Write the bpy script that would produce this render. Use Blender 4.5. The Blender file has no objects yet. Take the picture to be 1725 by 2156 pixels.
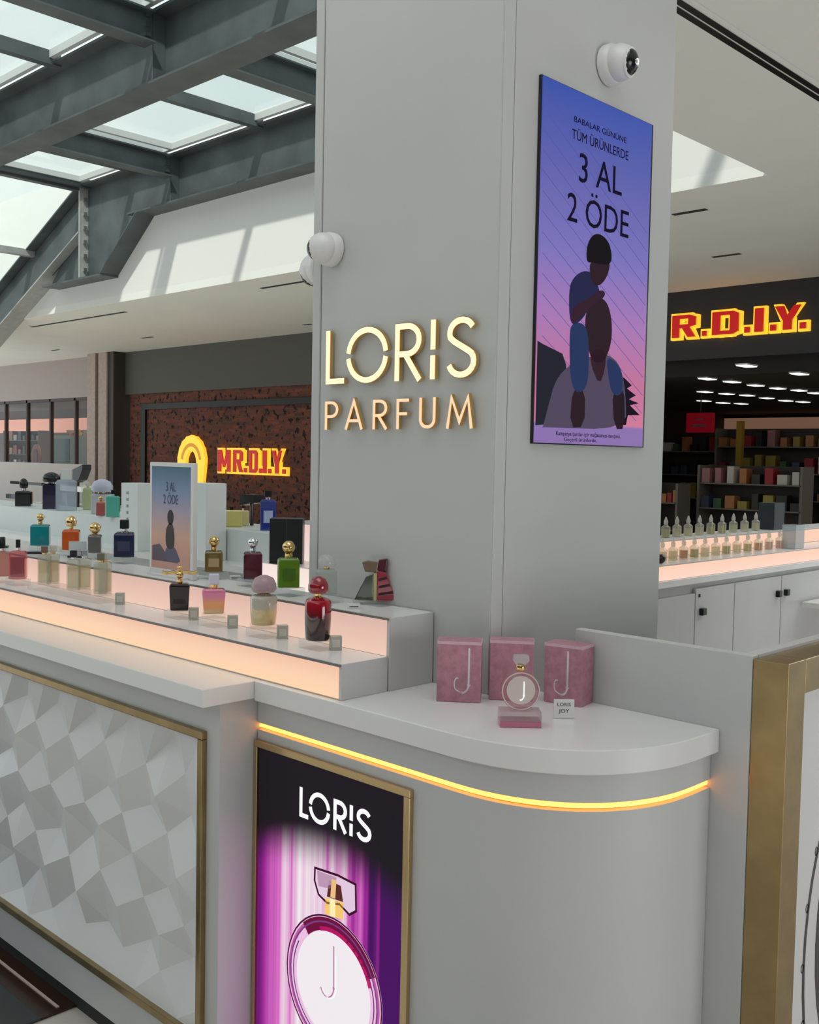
import bpy, bmesh, math, random
import numpy as np
from mathutils import Matrix, Vector
random.seed(7)
scene = bpy.context.scene
COL = scene.collection
PI = math.pi

# ------------------------------------------------------------------ camera
YAW, PIT, ROL, FPX, EYE = math.radians(135.81216553 - 180), -0.05170135, 0.01889224, 2187.18, 1.62
_w = np.array([math.sin(YAW)*math.cos(PIT), math.cos(YAW)*math.cos(PIT), math.sin(PIT)])
_r0 = np.array([math.cos(YAW), -math.sin(YAW), 0.])
_u0 = np.cross(_r0, _w)
_r = _r0*math.cos(ROL) + _u0*math.sin(ROL)
_u = -_r0*math.sin(ROL) + _u0*math.cos(ROL)
cam_d = bpy.data.cameras.new('camera'); cam = bpy.data.objects.new('camera', cam_d); COL.objects.link(cam)
cam_d.sensor_fit = 'HORIZONTAL'; cam_d.sensor_width = 36; cam_d.lens = FPX*36/1725
cam_d.clip_start = .05; cam_d.clip_end = 300
cam.matrix_world = Matrix(((_r[0], _u[0], -_w[0], 0), (_r[1], _u[1], -_w[1], 0), (_r[2], _u[2], -_w[2], EYE), (0, 0, 0, 1)))
scene.camera = cam
CAM = np.array([0, 0, EYE])
def at(px, py, ax, v):
    d = _w + _r*(px-862.5)/FPX - _u*(py-1078)/FPX
    i = 'xyz'.index(ax); return CAM + d*((v-CAM[i])/d[i])

# ------------------------------------------------------------------ light, exposure
scene.view_settings.view_transform = 'Standard'; scene.view_settings.look = 'None'
scene.view_settings.gamma = 1; scene.view_settings.use_curve_mapping = False
scene.view_settings.exposure = 0
wd = bpy.data.worlds.new('overcast_sky'); scene.world = wd; wd.use_nodes = True
nt = wd.node_tree; bg = nt.nodes['Background']; bg.inputs['Strength'].default_value = 1.3
tc = nt.nodes.new('ShaderNodeTexCoord'); nz = nt.nodes.new('ShaderNodeTexNoise'); nz.inputs['Scale'].default_value = 3.5
nz.inputs['Detail'].default_value = 5
rp = nt.nodes.new('ShaderNodeValToRGB'); rp.color_ramp.elements[0].position = .3; rp.color_ramp.elements[1].position = .65
rp.color_ramp.elements[0].color = (.62, .74, .79, 1); rp.color_ramp.elements[1].color = (.82, .90, .92, 1)
nt.links.new(tc.outputs['Generated'], nz.inputs['Vector']); nt.links.new(nz.outputs['Fac'], rp.inputs[0]); nt.links.new(rp.outputs[0], bg.inputs[0])
sd = bpy.data.lights.new('sun', 'SUN'); sd.energy = 4.0; sd.angle = math.radians(2.5); sd.color = (1, .97, .92)
sun = bpy.data.objects.new('sun', sd); COL.objects.link(sun)
sun.rotation_euler = Vector((-.35, .5, -.8)).to_track_quat('-Z', 'Y').to_euler()
def area(name, loc, target, sx, sy, power, col=(1, 1, 1)):
    a = bpy.data.lights.new(name, 'AREA'); a.shape = 'RECTANGLE'; a.size = sx; a.size_y = sy; a.energy = power; a.color = col
    o = bpy.data.objects.new(name, a); COL.objects.link(o); o.location = loc
    o.rotation_euler = (Vector(target)-Vector(loc)).to_track_quat('-Z', 'Y').to_euler(); return o
area('shop_side_fill', (-3.6, 19, 2.85), (-6.5, 19, .8), 2, 6, 70, (1, .85, .7))  # fill light added inside the shop, kept out of view
area('right_fill', (3.6, 2.4, 1.1), (-1.5, 2.2, .9), 2.2, 1.8, 62, (.96, .98, 1))  # added fill from the right, brightens the curve and right-facing sides
area('kiosk_top_fill', (-1.2, 1.2, 4.15), (-1.2, 1.2, 0), 2.4, 1.6, 20, (.97, .99, 1))  # unseen fill added overhead to lift the worktops
area('hall_bounce_fill', (-1.0, 8.5, 4.15), (-1.0, 8.5, 0), 3, 5, 130, (.98, .99, 1))  # unseen fill added so the floor bounces light onto the ceiling
area('left_shop_light', (-28.5, 16.5, 3.0), (-28.5, 16.5, 0), 5, 2, 90, (1, .85, .75))

# ------------------------------------------------------------------ materials
def srgb(*c):
    return tuple(((x/255)/12.92 if x/255 <= .04045 else ((x/255+.055)/1.055)**2.4) for x in c)
MATS = {}
def mat(name, col, rough=.5, metal=0., emis=None, es=1., noise=0., nscale=8., coat=0., bump=0., spec=.5):
    if name in MATS: return MATS[name]
    m = bpy.data.materials.new(name); m.use_nodes = True; t = m.node_tree; b = t.nodes['Principled BSDF']
    b.inputs['Base Color'].default_value = (*col, 1); b.inputs['Roughness'].default_value = rough
    b.inputs['Metallic'].default_value = metal; b.inputs['Coat Weight'].default_value = coat; b.inputs['Coat Roughness'].default_value = .05
    b.inputs['Specular IOR Level'].default_value = spec
    if emis: b.inputs['Emission Color'].default_value = (*emis, 1); b.inputs['Emission Strength'].default_value = es
    x = t.nodes.new('ShaderNodeTexCoord'); n = t.nodes.new('ShaderNodeTexNoise'); n.inputs['Scale'].default_value = nscale; n.inputs['Detail'].default_value = 4
    t.links.new(x.outputs['Object'], n.inputs['Vector'])
    if noise:
        r = t.nodes.new('ShaderNodeValToRGB')
        r.color_ramp.elements[0].position = .3; r.color_ramp.elements[1].position = .7
        r.color_ramp.elements[0].color = (*[c*(1-noise) for c in col], 1); r.color_ramp.elements[1].color = (*[min(1, c*(1+noise)) for c in col], 1)
        t.links.new(n.outputs['Fac'], r.inputs[0]); t.links.new(r.outputs[0], b.inputs['Base Color'])
    if bump:
        bp = t.nodes.new('ShaderNodeBump'); bp.inputs['Strength'].default_value = bump; bp.inputs['Distance'].default_value = .002
        t.links.new(n.outputs['Fac'], bp.inputs['Height']); t.links.new(bp.outputs[0], b.inputs['Normal'])
    MATS[name] = m; return m
def glass(name, tint, refl=1.0, rough=.02, ior=1.45, haze=0., hazecol=(.9, .9, .9)):
    if name in MATS: return MATS[name]
    m = bpy.data.materials.new(name); m.use_nodes = True; t = m.node_tree
    for n in list(t.nodes):
        if n.type == 'BSDF_PRINCIPLED': t.nodes.remove(n)
    out = [n for n in t.nodes if n.type == 'OUTPUT_MATERIAL'][0]
    tr = t.nodes.new('ShaderNodeBsdfTransparent'); tr.inputs[0].default_value = (*tint, 1)
    gl = t.nodes.new('ShaderNodeBsdfGlossy'); gl.inputs['Roughness'].default_value = rough
    fr = t.nodes.new('ShaderNodeLayerWeight'); fr.inputs[0].default_value = .5
    pw = t.nodes.new('ShaderNodeMath'); pw.operation = 'POWER'; pw.inputs[1].default_value = 4; t.links.new(fr.outputs['Facing'], pw.inputs[0])
    ma = t.nodes.new('ShaderNodeMath'); ma.operation = 'MULTIPLY_ADD'; ma.inputs[1].default_value = .6*refl; ma.inputs[2].default_value = .04*refl; t.links.new(pw.outputs[0], ma.inputs[0])
    mx = t.nodes.new('ShaderNodeMixShader'); t.links.new(ma.outputs[0], mx.inputs[0]); t.links.new(gl.outputs[0], mx.inputs[2])
    if haze:
        df = t.nodes.new('ShaderNodeBsdfDiffuse'); df.inputs[0].default_value = (*hazecol, 1)
        m2 = t.nodes.new('ShaderNodeMixShader'); m2.inputs[0].default_value = haze
        t.links.new(tr.outputs[0], m2.inputs[1]); t.links.new(df.outputs[0], m2.inputs[2]); t.links.new(m2.outputs[0], mx.inputs[1])
    else: t.links.new(tr.outputs[0], mx.inputs[1])
    t.links.new(mx.outputs[0], out.inputs[0]); MATS[name] = m; return m
def ramp_emit(name, stops, axis=2, lo=0., hi=1., es=1., wave=0., wscale=40., gloss=True):
    """a lit display face: emission colour runs through stops along one object axis; wave = vertical streaks"""
    m = bpy.data.materials.new(name); m.use_nodes = True; t = m.node_tree; b = t.nodes['Principled BSDF']
    b.inputs['Base Color'].default_value = (.01, .01, .01, 1); b.inputs['Roughness'].default_value = .5; b.inputs['Specular IOR Level'].default_value = .08
    x = t.nodes.new('ShaderNodeTexCoord'); s = t.nodes.new('ShaderNodeSeparateXYZ'); t.links.new(x.outputs['Object'], s.inputs[0])
    mr = t.nodes.new('ShaderNodeMapRange'); mr.inputs[1].default_value = lo; mr.inputs[2].default_value = hi
    t.links.new(s.outputs[axis], mr.inputs[0]); r = t.nodes.new('ShaderNodeValToRGB'); e = r.color_ramp.elements
    e[0].position, e[0].color = stops[0][0], (*stops[0][1], 1); e[1].position, e[1].color = stops[-1][0], (*stops[-1][1], 1)
    for p, c in stops[1:-1]:
        q = e.new(p); q.color = (*c, 1)
    t.links.new(mr.outputs[0], r.inputs[0]); t.links.new(r.outputs[0], b.inputs['Emission Color']); b.inputs['Emission Strength'].default_value = es
    MATS[name] = m; return m

GREY = mat('light_grey_laminate', (.60, .605, .60), .38, noise=.03, nscale=3)
COLM = mat('column_paint', (.56, .57, .56), .42, noise=.03, nscale=2)
WHITE = mat('white_laminate', (.80, .80, .79), .22, noise=.02, nscale=3)
TILE3D = mat('faceted_panel_white', (.80, .81, .81), .35)
GOLD = mat('brushed_gold', (.36, .265, .13), .3, 1., noise=.12, nscale=14)
GOLDP = mat('polished_gold', (.80, .56, .24), .12, 1.)
SILVER = mat('polished_silver', (.75, .76, .78), .1, 1.)
DARK = mat('dark_gap', (.03, .03, .03), .7)
BLACK = mat('black_plastic', (.012, .012, .014), .18)
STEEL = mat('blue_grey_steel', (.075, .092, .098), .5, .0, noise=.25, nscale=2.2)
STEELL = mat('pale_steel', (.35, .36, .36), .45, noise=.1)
CEIL = mat('ceiling_plaster', (.84, .85, .82), .8, noise=.02, nscale=1)
BULK = mat('white_plaster', (.80, .81, .80), .8)
CLEAR = glass('clear_glass', (.93, .95, .93)); ACRYL = glass('clear_acrylic', (.95, .97, .97), rough=.05, haze=.12)
ROOFG = glass('roof_glass', (.92, .94, .91), refl=.4, haze=.05, hazecol=(.9, .95, .95))
FROST = glass('frosted_glass', (.85, .85, .82), rough=.3, haze=.45, hazecol=(.8, .78, .72))
PANELW = mat('white_plastic', (.78, .78, .77), .3)
def paint(n, rgb, rough=.35, **k): return mat(n, srgb(*rgb), rough, **k)

# ------------------------------------------------------------------ mesh helpers
class MB:
    def __init__(s): s.v = []; s.f = []
    def add(s, vs, fs):
        n = len(s.v); s.v += [tuple(p) for p in vs]; s.f += [tuple(i+n for i in f) for f in fs]; return s
    def box(s, x0, x1, y0, y1, z0, z1):
        return s.add([(x0,y0,z0),(x1,y0,z0),(x1,y1,z0),(x0,y1,z0),(x0,y0,z1),(x1,y0,z1),(x1,y1,z1),(x0,y1,z1)],
                     [(0,3,2,1),(4,5,6,7),(0,1,5,4),(1,2,6,5),(2,3,7,6),(3,0,4,7)])
    def prism(s, poly, axis, a, b):
        """poly in the two other axes (order kept x,y,z), extruded from a to b along axis"""
        n = len(poly)
        def P(p, t):
            return {'x': (t, p[0], p[1]), 'y': (p[0], t, p[1]), 'z': (p[0], p[1], t)}[axis]
        vs = [P(p, a) for p in poly]+[P(p, b) for p in poly]
        return s.add(vs, [tuple(range(n))[::-1], tuple(range(n, 2*n))]+[(i, (i+1) % n, n+(i+1) % n, n+i) for i in range(n)])
    def lathe(s, prof, c=(0, 0, 0), seg=20, sx=1, sy=1):
        vs = []; fs = []; m = len(prof)
        for i in range(seg):
            a = 2*PI*i/seg
            for (r, z) in prof: vs.append((c[0]+r*math.cos(a)*sx, c[1]+r*math.sin(a)*sy, c[2]+z))
        for i in range(seg):
            for j in range(m-1):
                k = (i+1) % seg; fs.append((i*m+j, k*m+j, k*m+j+1, i*m+j+1))
        fs.append(tuple(i*m for i in range(seg))[::-1]); fs.append(tuple(i*m+m-1 for i in range(seg)))
        return s.add(vs, fs)
    def ball(s, c, r, seg=16, sz=1., sx=1.):
        return s.lathe([(max(1e-4, r*math.sin(PI*k/10)), -r*math.cos(PI*k/10)*sz) for k in range(11)], c, seg, sx)
    def tube(s, pts, r, seg=8):
        pts = [Vector(p) for p in pts]; n = len(pts); vs = []; fs = []
        for i, p in enumerate(pts):
            d = (pts[min(i+1, n-1)]-pts[max(i-1, 0)]).normalized()
            a = d.cross(Vector((0, 0, 1)) if abs(d.z) < .9 else Vector((1, 0, 0))).normalized(); b = d.cross(a)
            for k in range(seg):
                t = 2*PI*k/seg; vs.append(p+a*r*math.cos(t)+b*r*math.sin(t))
        for i in range(n-1):
            for k in range(seg):
                q = (k+1) % seg; fs.append((i*seg+k, i*seg+q, (i+1)*seg+q, (i+1)*seg+k))
        fs.append(tuple(range(seg))[::-1]); fs.append(tuple((n-1)*seg+k for k in range(seg)))
        return s.add(vs, fs)
    def quadprism(s, quad, n, t):
        """planar quad (3D points) thickened by t along n"""
        n = Vector(n)*t; vs = [Vector(p) for p in quad]; m = len(vs)
        return s.add([*vs, *[v+n for v in vs]], [tuple(range(m))[::-1], tuple(range(m, 2*m))]+[(i, (i+1) % m, m+(i+1) % m, m+i) for i in range(m)])
def obj(name, mb, m, parent=None, bevel=0., smooth=False, loc=None, rz=0.):
    me = bpy.data.meshes.new(name); me.from_pydata([tuple(map(float, p)) for p in mb.v], [], mb.f)
    bm = bmesh.new(); bm.from_mesh(me); bmesh.ops.recalc_face_normals(bm, faces=bm.faces); bm.to_mesh(me); bm.free()
    me.materials.append(m)
    if smooth:
        for p in me.polygons: p.use_smooth = True
        try: me.set_sharp_from_angle(angle=math.radians(40))
        except Exception: pass
    o = bpy.data.objects.new(name, me); COL.objects.link(o)
    if parent: o.parent = parent
    if loc is not None: o.location = tuple(map(float, loc)); o.rotation_euler[2] = rz
    if bevel:
        b = o.modifiers.new('bevel', 'BEVEL'); b.width = bevel; b.segments = 2; b.limit_method = 'ANGLE'
    return o
def tag(o, label, cat, group=None, kind=None):
    if label: o['label'] = label
    if cat: o['category'] = cat
    if group: o['group'] = group
    if kind: o['kind'] = kind
    return o
def thing(name, label, cat, loc=(0, 0, 0), rz=0., group=None):
    o = bpy.data.objects.new(name, None); COL.objects.link(o); o.location = tuple(map(float, loc)); o.rotation_euler[2] = rz
    o.empty_display_size = .05
    return tag(o, label, cat, group)
def struct(name, mb, m, parent=None, **k):
    o = obj(name, mb, m, parent, **k)
    if not parent: o['kind'] = 'structure'
    return o
def dup(root, loc, rz=0., label=None, group=None):
    r = root.copy(); COL.objects.link(r); r.location = tuple(map(float, loc)); r.rotation_euler[2] = rz
    if label: r['label'] = label
    if group: r['group'] = group
    for ch in list(root.children):
        c = ch.copy(); COL.objects.link(c); c.parent = r
        for g in ch.children:
            d = g.copy(); COL.objects.link(d); d.parent = c
    return r
def bx(*a): return MB().box(*a)

# frames for lettering / flat pictures: origin, u, v, n (all world)
FR_FRONT = lambda o: (Vector(o), Vector((1, 0, 0)), Vector((0, 0, 1)), Vector((0, -1, 0)))
FR_SIDE = lambda o: (Vector(o), Vector((0, 1, 0)), Vector((0, 0, 1)), Vector((1, 0, 0)))
def ribbon(mb, F, pts, wd, n0, n1, closed=False):
    """thick stroke through (u,v) points, from height n0 to n1 over the face"""
    O, U, V, N = F; P = [Vector((p[0], p[1])) for p in pts]; n = len(P); L = []; R = []
    for i in range(n):
        a = P[(i-1) % n] if (closed or i > 0) else None; c = P[(i+1) % n] if (closed or i < n-1) else None
        d1 = (P[i]-a).normalized() if a is not None else None; d2 = (c-P[i]).normalized() if c is not None else None
        if d1 is None: d1 = d2
        if d2 is None: d2 = d1
        nn = Vector((-(d1+d2).y, (d1+d2).x)); nn = nn.normalized() if nn.length > 1e-6 else Vector((-d1.y, d1.x))
        k = 1/max(.45, nn.dot(Vector((-d1.y, d1.x)))); L.append(P[i]+nn*wd/2*k); R.append(P[i]-nn*wd/2*k)
    def W(q, h): return O+U*q.x+V*q.y+N*h
    vs = []; fs = []
    for i in range(n): vs += [W(L[i], n0), W(R[i], n0), W(R[i], n1), W(L[i], n1)]
    for i in range(n if closed else n-1):
        a = 4*i; b = 4*((i+1) % n)
        for k in range(4): fs.append((a+k, a+(k+1) % 4, b+(k+1) % 4, b+k))
    if not closed: fs += [(0, 1, 2, 3), (4*n-4, 4*n-3, 4*n-2, 4*n-1)[::-1]]
    return mb.add(vs, fs)
def arc(cx, cy, rx, ry, a0, a1, n=14): return [(cx+rx*math.cos(math.radians(a0+(a1-a0)*i/n)), cy+ry*math.sin(math.radians(a0+(a1-a0)*i/n))) for i in range(n+1)]
GL = {  # letters in a box of height 1: (width, strokes)
 'L': (.42, [[(.06, 1), (.06, .06), (.42, .06)]]),
 'O': (.96, [arc(.48, .5, .42, .45, 6, 174), arc(.48, .5, .42, .45, 186, 354)]),
 'R': (.56, [[(.06, 0), (.06, .94), (.26, .94)]+arc(.26, .70, .24, .24, 80, -90)+[(.10, .46)], [(.22, .46), (.52, 0)]]),
 'I': (.12, [[(.06, 1), (.06, .50)], [(.06, .40), (.06, 0)]]),
 'S': (.58, [arc(.29, .74, .22, .21, 25, 200, 12)+[(.16, .60), (.42, .44)]+arc(.29, .27, .23, .22, 35, -165, 12)]),
 'P': (.50, [[(.06, 0), (.06, .94), (.24, .94)]+arc(.24, .70, .22, .24, 80, -90)+[(.10, .46)]]),
 'A': (.70, [[(.04, 0), (.35, .97), (.66, 0)], [(.17, .30), (.53, .30)]]),
 'F': (.46, [[(.06, 0), (.06, .94), (.44, .94)], [(.06, .5), (.38, .5)]]),
 'U': (.60, [[(.06, 1), (.06, .30)]+arc(.30, .30, .24, .24, 185, 355)+[(.54, .30), (.54, 1)]]),
 'M': (.84, [[(.04, 0), (.16, .96), (.42, .22), (.68, .96), (.80, 0)]]),
}
def font(name, s, size, m, F, u, v, depth=.001, n0=0., parent=None, fat=0., sx=1., align='LEFT', shear=0., width=None):
    cu = bpy.data.curves.new(name, 'FONT'); cu.body = s; cu.size = size; cu.extrude = depth/2; cu.offset = fat; cu.align_x = align; cu.shear = shear; cu.resolution_u = 3
    t = bpy.data.objects.new(name, cu); COL.objects.link(t)
    dg = bpy.context.evaluated_depsgraph_get(); me = bpy.data.meshes.new_from_object(t.evaluated_get(dg)); bpy.data.objects.remove(t)
    O, U, V, N = F
    if width: xs_ = [q.co.x for q in me.vertices]; sx = width/(max(xs_)-min(xs_)); u -= min(xs_)*sx
    me.materials.clear(); me.materials.append(m); me.name = name
    for q in me.vertices:
        p = O+U*(u+q.co.x*sx)+V*(v+q.co.y)+N*(n0+depth/2+q.co.z); q.co = p
    o = bpy.data.objects.new(name, me); COL.objects.link(o)
    if parent:
        o.parent = parent; L = parent.matrix_basis.copy(); me.transform(L.inverted())
    return o
def flat(name, pts, m, F, n0, n1, parent):
    """flat shape: points (u,v) on face frame F"""
    O, U, V, N = F; mb = MB(); mb.quadprism([O+U*a+V*b+N*n0 for a, b in pts], N, n1-n0)
    return obj(name, mb, m, parent)

# ================================================================== SETTING
fl = struct('floor', bx(-36, 6, -4, 34, -.1, 0), paint('pale_floor_tile', (214, 206, 198), .18, noise=.08, nscale=1.5))
CZ = 4.2
cm = bx(-4.3, 6, -3.4, 14.2, CZ, CZ+.12); cm.box(-7, -4.3, 8.93, 14.2, CZ, CZ+.12); cm.box(-33, -7, 9.38, 14.2, CZ, CZ+.12)
struct('ceiling', cm, CEIL)
bk = bx(-26, -7, 9.38, 9.5, CZ+.12, 6.6); bk.box(-7, -2.5, 8.93, 9.05, CZ+.12, 6.6); bk.box(-2.6, -2.5, -1, 8.93, CZ+.12, 6.6)
struct('wall_rear_blocker', bx(-20, 6, -6.2, -6, 0, 4.2), paint('light_blocker_grey', (80, 82, 84), .7))  # unseen dark wall added to cut light from behind the camera
struct('wall_right_blocker', bx(6, 6.2, -6.2, 14, 0, 4.2), MATS['light_blocker_grey'])  # likewise added out of view, holds back light from the right
struct('wall_skylight_upstand', bk, BULK)
# shop-front wall line
WY = 14.2
BRICK = bpy.data.materials.new('old_brick'); BRICK.use_nodes = True
t = BRICK.node_tree; b = t.nodes['Principled BSDF']; b.inputs['Roughness'].default_value = .85
x = t.nodes.new('ShaderNodeTexCoord'); mp = t.nodes.new('ShaderNodeMapping'); mp.inputs['Rotation'].default_value = (PI/2, 0, 0); br = t.nodes.new('ShaderNodeTexBrick')
t.links.new(x.outputs['Object'], mp.inputs[0]); t.links.new(mp.outputs[0], br.inputs['Vector']); br.inputs['Scale'].default_value = 1
br.inputs['Brick Width'].default_value = .26; br.inputs['Row Height'].default_value = .085; br.inputs['Mortar Size'].default_value = .012
br.inputs['Color1'].default_value = (*srgb(135, 70, 52), 1); br.inputs['Color2'].default_value = (*srgb(88, 52, 44), 1); br.inputs['Mortar'].default_value = (*srgb(95, 72, 62), 1)
nn = t.nodes.new('ShaderNodeTexNoise'); nn.inputs['Scale'].default_value = 9; nn.inputs['Detail'].default_value = 3; t.links.new(x.outputs['Object'], nn.inputs['Vector'])
cr = t.nodes.new('ShaderNodeValToRGB'); cr.color_ramp.elements[0].position = .36; cr.color_ramp.elements[0].color = (.05, .04, .04, 1); cr.color_ramp.elements[1].position = .44
t.links.new(nn.outputs['Fac'], cr.inputs[0]); mu = t.nodes.new('ShaderNodeMixRGB'); mu.blend_type = 'MULTIPLY'; mu.inputs[0].default_value = 1
t.links.new(br.outputs['Color'], mu.inputs[1]); t.links.new(cr.outputs[0], mu.inputs[2]); t.links.new(mu.outputs[0], b.inputs['Base Color'])
struct('wall_brick', bx(-23.9, -9.3, WY, WY+.3, 0, 3.12), BRICK)
struct('wall_fascia', bx(-24.2, -9.3, WY-.06, WY+.3, 3.12, CZ), paint('fascia_grey', (92, 92, 88), .7))
struct('wall_left_band', bx(-34, -25.3, WY-.02, WY+.2, 3.12, CZ), paint('taupe_wall', (168, 158, 155), .7))
struct('wall_left_low', bx(-34, -25.3, WY-.02, WY+.2, 0, 1.28), paint('pale_low_wall', (190, 182, 178), .6))
struct('wall_shop_lintel', bx(-9.29, 0, WY+.255, WY+.315, 2.95, CZ), MATS['old_brick'] if 'old_brick' in MATS else paint('shop_dark', (34, 30, 27), .7))
struct('wall_shop_fascia', bx(-9.29, 0, WY-.08, WY+.25, 3.17, CZ), paint('charcoal_fascia', (44, 44, 50), .55))
struct('wall_shop_side', bx(-13.8, -13.5, WY+.32, 30, 0, 3.6), paint('shop_dark', (34, 30, 27), .7))
struct('wall_shop_right', bx(0, .2, WY-.08, 30, 0, 3.6), MATS['shop_dark'])
sb = bx(-13.5, 0, 29.6, 29.8, 0, 3.5)
struct('wall_shop_back', sb, paint('shop_beige', (120, 98, 80), .7, noise=.15, nscale=1))
struct('ceiling_shop', bx(-13.5, 0, WY+.32, 29.6, 2.95, 3.0), paint('shop_ceiling', (52, 44, 36), .8))
struct('wall_shop_left_back', bx(-50, -24.5, 18, 18.2, 0, 3.3), paint('left_shop_back', (112, 98, 92), .7))
struct('ceiling_shop_left', bx(-50, -24.5, WY+.2, 18, 3.12, 3.2), paint('left_shop_ceiling', (120, 112, 108), .8))
pl = paint('travertine', (176, 158, 148), .6, noise=.1, nscale=14)
pil = bx(-25.3, -24.88, 13.75, WY+.2, 0, CZ); pil.box(-24.72, -24.3, 13.75, WY+.2, 0, CZ)
struct('wall_stone_pilaster', pil, pl)
struct('trim_1', bx(-24.88, -24.72, 13.85, WY+.2, 0, CZ), paint('pilaster_groove', (48, 34, 30), .7))
struct('trim_2', bx(-24.3, -24.05, 13.8, WY+.2, 0, CZ), paint('dark_trim', (66, 58, 54), .6))
fm = bx(-23.3, -9.6, WY-.06, WY, 2.72, 2.86); fm.box(-23.3, -23.1, WY-.06, WY, 0, 2.72)
struct('trim_3', fm, paint('black_frame', (26, 22, 20), .5))

# ------------------------------------------------------------------ skylight steel
YB = [0.2, 3.2, 6.2, 9.22]
XP = [-5.4, -9.75, -14.1]
XE = -16.95; ZB, ZT = 5.5, 6.22
RS = .44
blabels = ['steel roof beam nearest overhead, out over the void', 'second steel roof beam over the glazed void', 'wide dark steel beam crossing the middle of the skylight', 'far steel beam bolted along the white upstand with knee bracket']
for i, y in enumerate(YB):
    B = thing('steel_beam', blabels[i], 'beam')
    obj('web', bx(XE, -2.6, y-.012, y+.012, ZB+.02, ZT), STEEL, B)
    obj('bottom_flange', bx(XE+1.6 if i == 3 else XE, -2.6, y-.185, y+.185, ZB, ZB+.025), STEEL, B)
    obj('top_flange', bx(XE, -2.6, y-.185, y+.185, ZT, ZT+.03), STEEL, B)
    for xp in XP+[-12.0]:
        if xp != -12.0: obj('stiffener', bx(xp-.012, xp+.012, y-.17, y+.17, ZB+.02, ZT), STEEL, B)
    # sloped rafter leg running down from the node
    top = lambda x: ZT+.03-RS*(XE-x); X2 = -25.5
    obj('rafter_web', MB().prism([(XE, ZT), (X2, top(X2)), (X2, top(X2)-.8), (XE-1.3, top(XE-1.3)-.82), (XE, top(XE)-.86)], 'y', y-.012, y+.012), STEEL, B)
    sl = MB(); sl.quadprism([(XE, y-.185, top(XE)), (XE, y+.185, top(XE)), (X2, y+.185, top(X2)), (X2, y-.185, top(X2))], (0, 0, 1), .03); obj('rafter_top_flange', sl, STEEL, B)
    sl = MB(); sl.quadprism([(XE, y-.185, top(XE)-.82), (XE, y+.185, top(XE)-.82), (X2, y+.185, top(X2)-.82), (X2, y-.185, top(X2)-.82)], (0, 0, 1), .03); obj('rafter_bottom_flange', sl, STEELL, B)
    # knee bracket and bolted end plates
    if i == 3:
        obj('knee_web', MB().prism([(XE, ZB+.02), (-15.1, ZB+.02), (-16.25, 4.66), (-18.3, 4.66), (XE-1.0, top(XE-1.)-.85), (XE, top(XE)-.85)], 'y', y-.012, y+.012), STEEL, B)
        sl = MB(); sl.quadprism([(-15.1, y-.185, ZB), (-15.1, y+.185, ZB), (-16.25, y+.185, 4.64), (-16.25, y-.185, 4.64)], (1, 0, 0), .03); obj('knee_flange', sl, STEEL, B)
        obj('knee_foot_flange', bx(-18.3, -16.2, y-.185, y+.185, 4.62, 4.65), STEEL, B)
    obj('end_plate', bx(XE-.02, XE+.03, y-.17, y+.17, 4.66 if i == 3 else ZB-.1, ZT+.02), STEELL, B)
    if i >= 2:
        for k in range(6):
            z = 6.0-.24*k
            obj('bolt', bx(XE+.03, XE+.07, y-.11, y-.05, z-.03, z+.03), SILVER, B)
# purlins
for j, xp in enumerate(XP):
    for i in range(3):
        y0, y1 = YB[i]+.175, YB[i+1]-.175
        P = thing('steel_purlin', 'steel cross purlin %s between %s roof beams' % (['closest to the column', 'one bay out from the column', 'by the sloped glazing'][j], ['the two nearest', 'the second and middle', 'the middle and far'][i]), 'beam')
        obj('web', bx(xp-.01, xp+.01, y0, y1, 5.9, 6.2), STEEL, P); obj('bottom_flange', bx(xp-.11, xp+.11, y0+.02, y1-.02, 5.88, 5.9), STEEL, P); obj('top_flange', bx(xp-.11, xp+.11, y0+.02, y1-.02, 6.19, 6.21), STEEL, P)
        if i == 2 or (i == 1):
            for q in (0, 1, 2): obj('bolt', bx(xp+.01, xp+.05, y1-.1, y1-.04, 5.95+.1*q, 5.99+.1*q), SILVER, P)
# roof glass bays
XS = [-2.6, -5.4, -9.75, -14.1, XE]; wn = 1
FRW = paint('glazing_frame', (190, 195, 195), .5)
for a in range(4):
    for i in range(3):
        x1, x0 = XS[a], XS[a+1]; y0, y1 = YB[i], YB[i+1]
        g = struct('window_%d' % wn, bx(x0+.05, x1-.05, y0+.1, y1-.1, 6.36, 6.375), ROOFG); wn += 1
        f = MB(); f.box(x0+.0, x1, y0+.19, y0+.25, 6.27, 6.36); f.box(x0, x1, y1-.25, y1-.19, 6.27, 6.36)
        f.box(x0+.1, x0+.16, y0+.25, y1-.25, 6.27, 6.36); f.box(x1-.16, x1-.1, y0+.25, y1-.25, 6.27, 6.36)
        obj('window_frame', f, FRW, g)
        if x1-x0 > 2:
            xm = (x0+x1)/2; nb = [xm] if a < 3 else [xm+.2]
            for q in nb: obj('glazing_bar', bx(q-.06, q+.06, y0+.1, y1-.1, 6.2, 6.36), STEEL, g)
for i in range(3):
    g = MB(); y0, y1 = YB[i], YB[i+1]
    z = lambda x: ZT+.1-RS*(XE-x)
    g.quadprism([(XE, y0+.1, z(XE)), (XE, y1-.1, z(XE)), (-25.5, y1-.1, z(-25.5)), (-25.5, y0+.1, z(-25.5))], (0, 0, 1), .015)
    g = struct('window_%d' % wn, g, ROOFG); wn += 1
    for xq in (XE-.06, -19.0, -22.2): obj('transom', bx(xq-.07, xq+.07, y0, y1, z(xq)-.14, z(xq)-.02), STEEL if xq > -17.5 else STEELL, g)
struct('trim_4', bx(XE-.05, XE+.12, YB[0], YB[3], 6.2, 6.34), STEEL)
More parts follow.
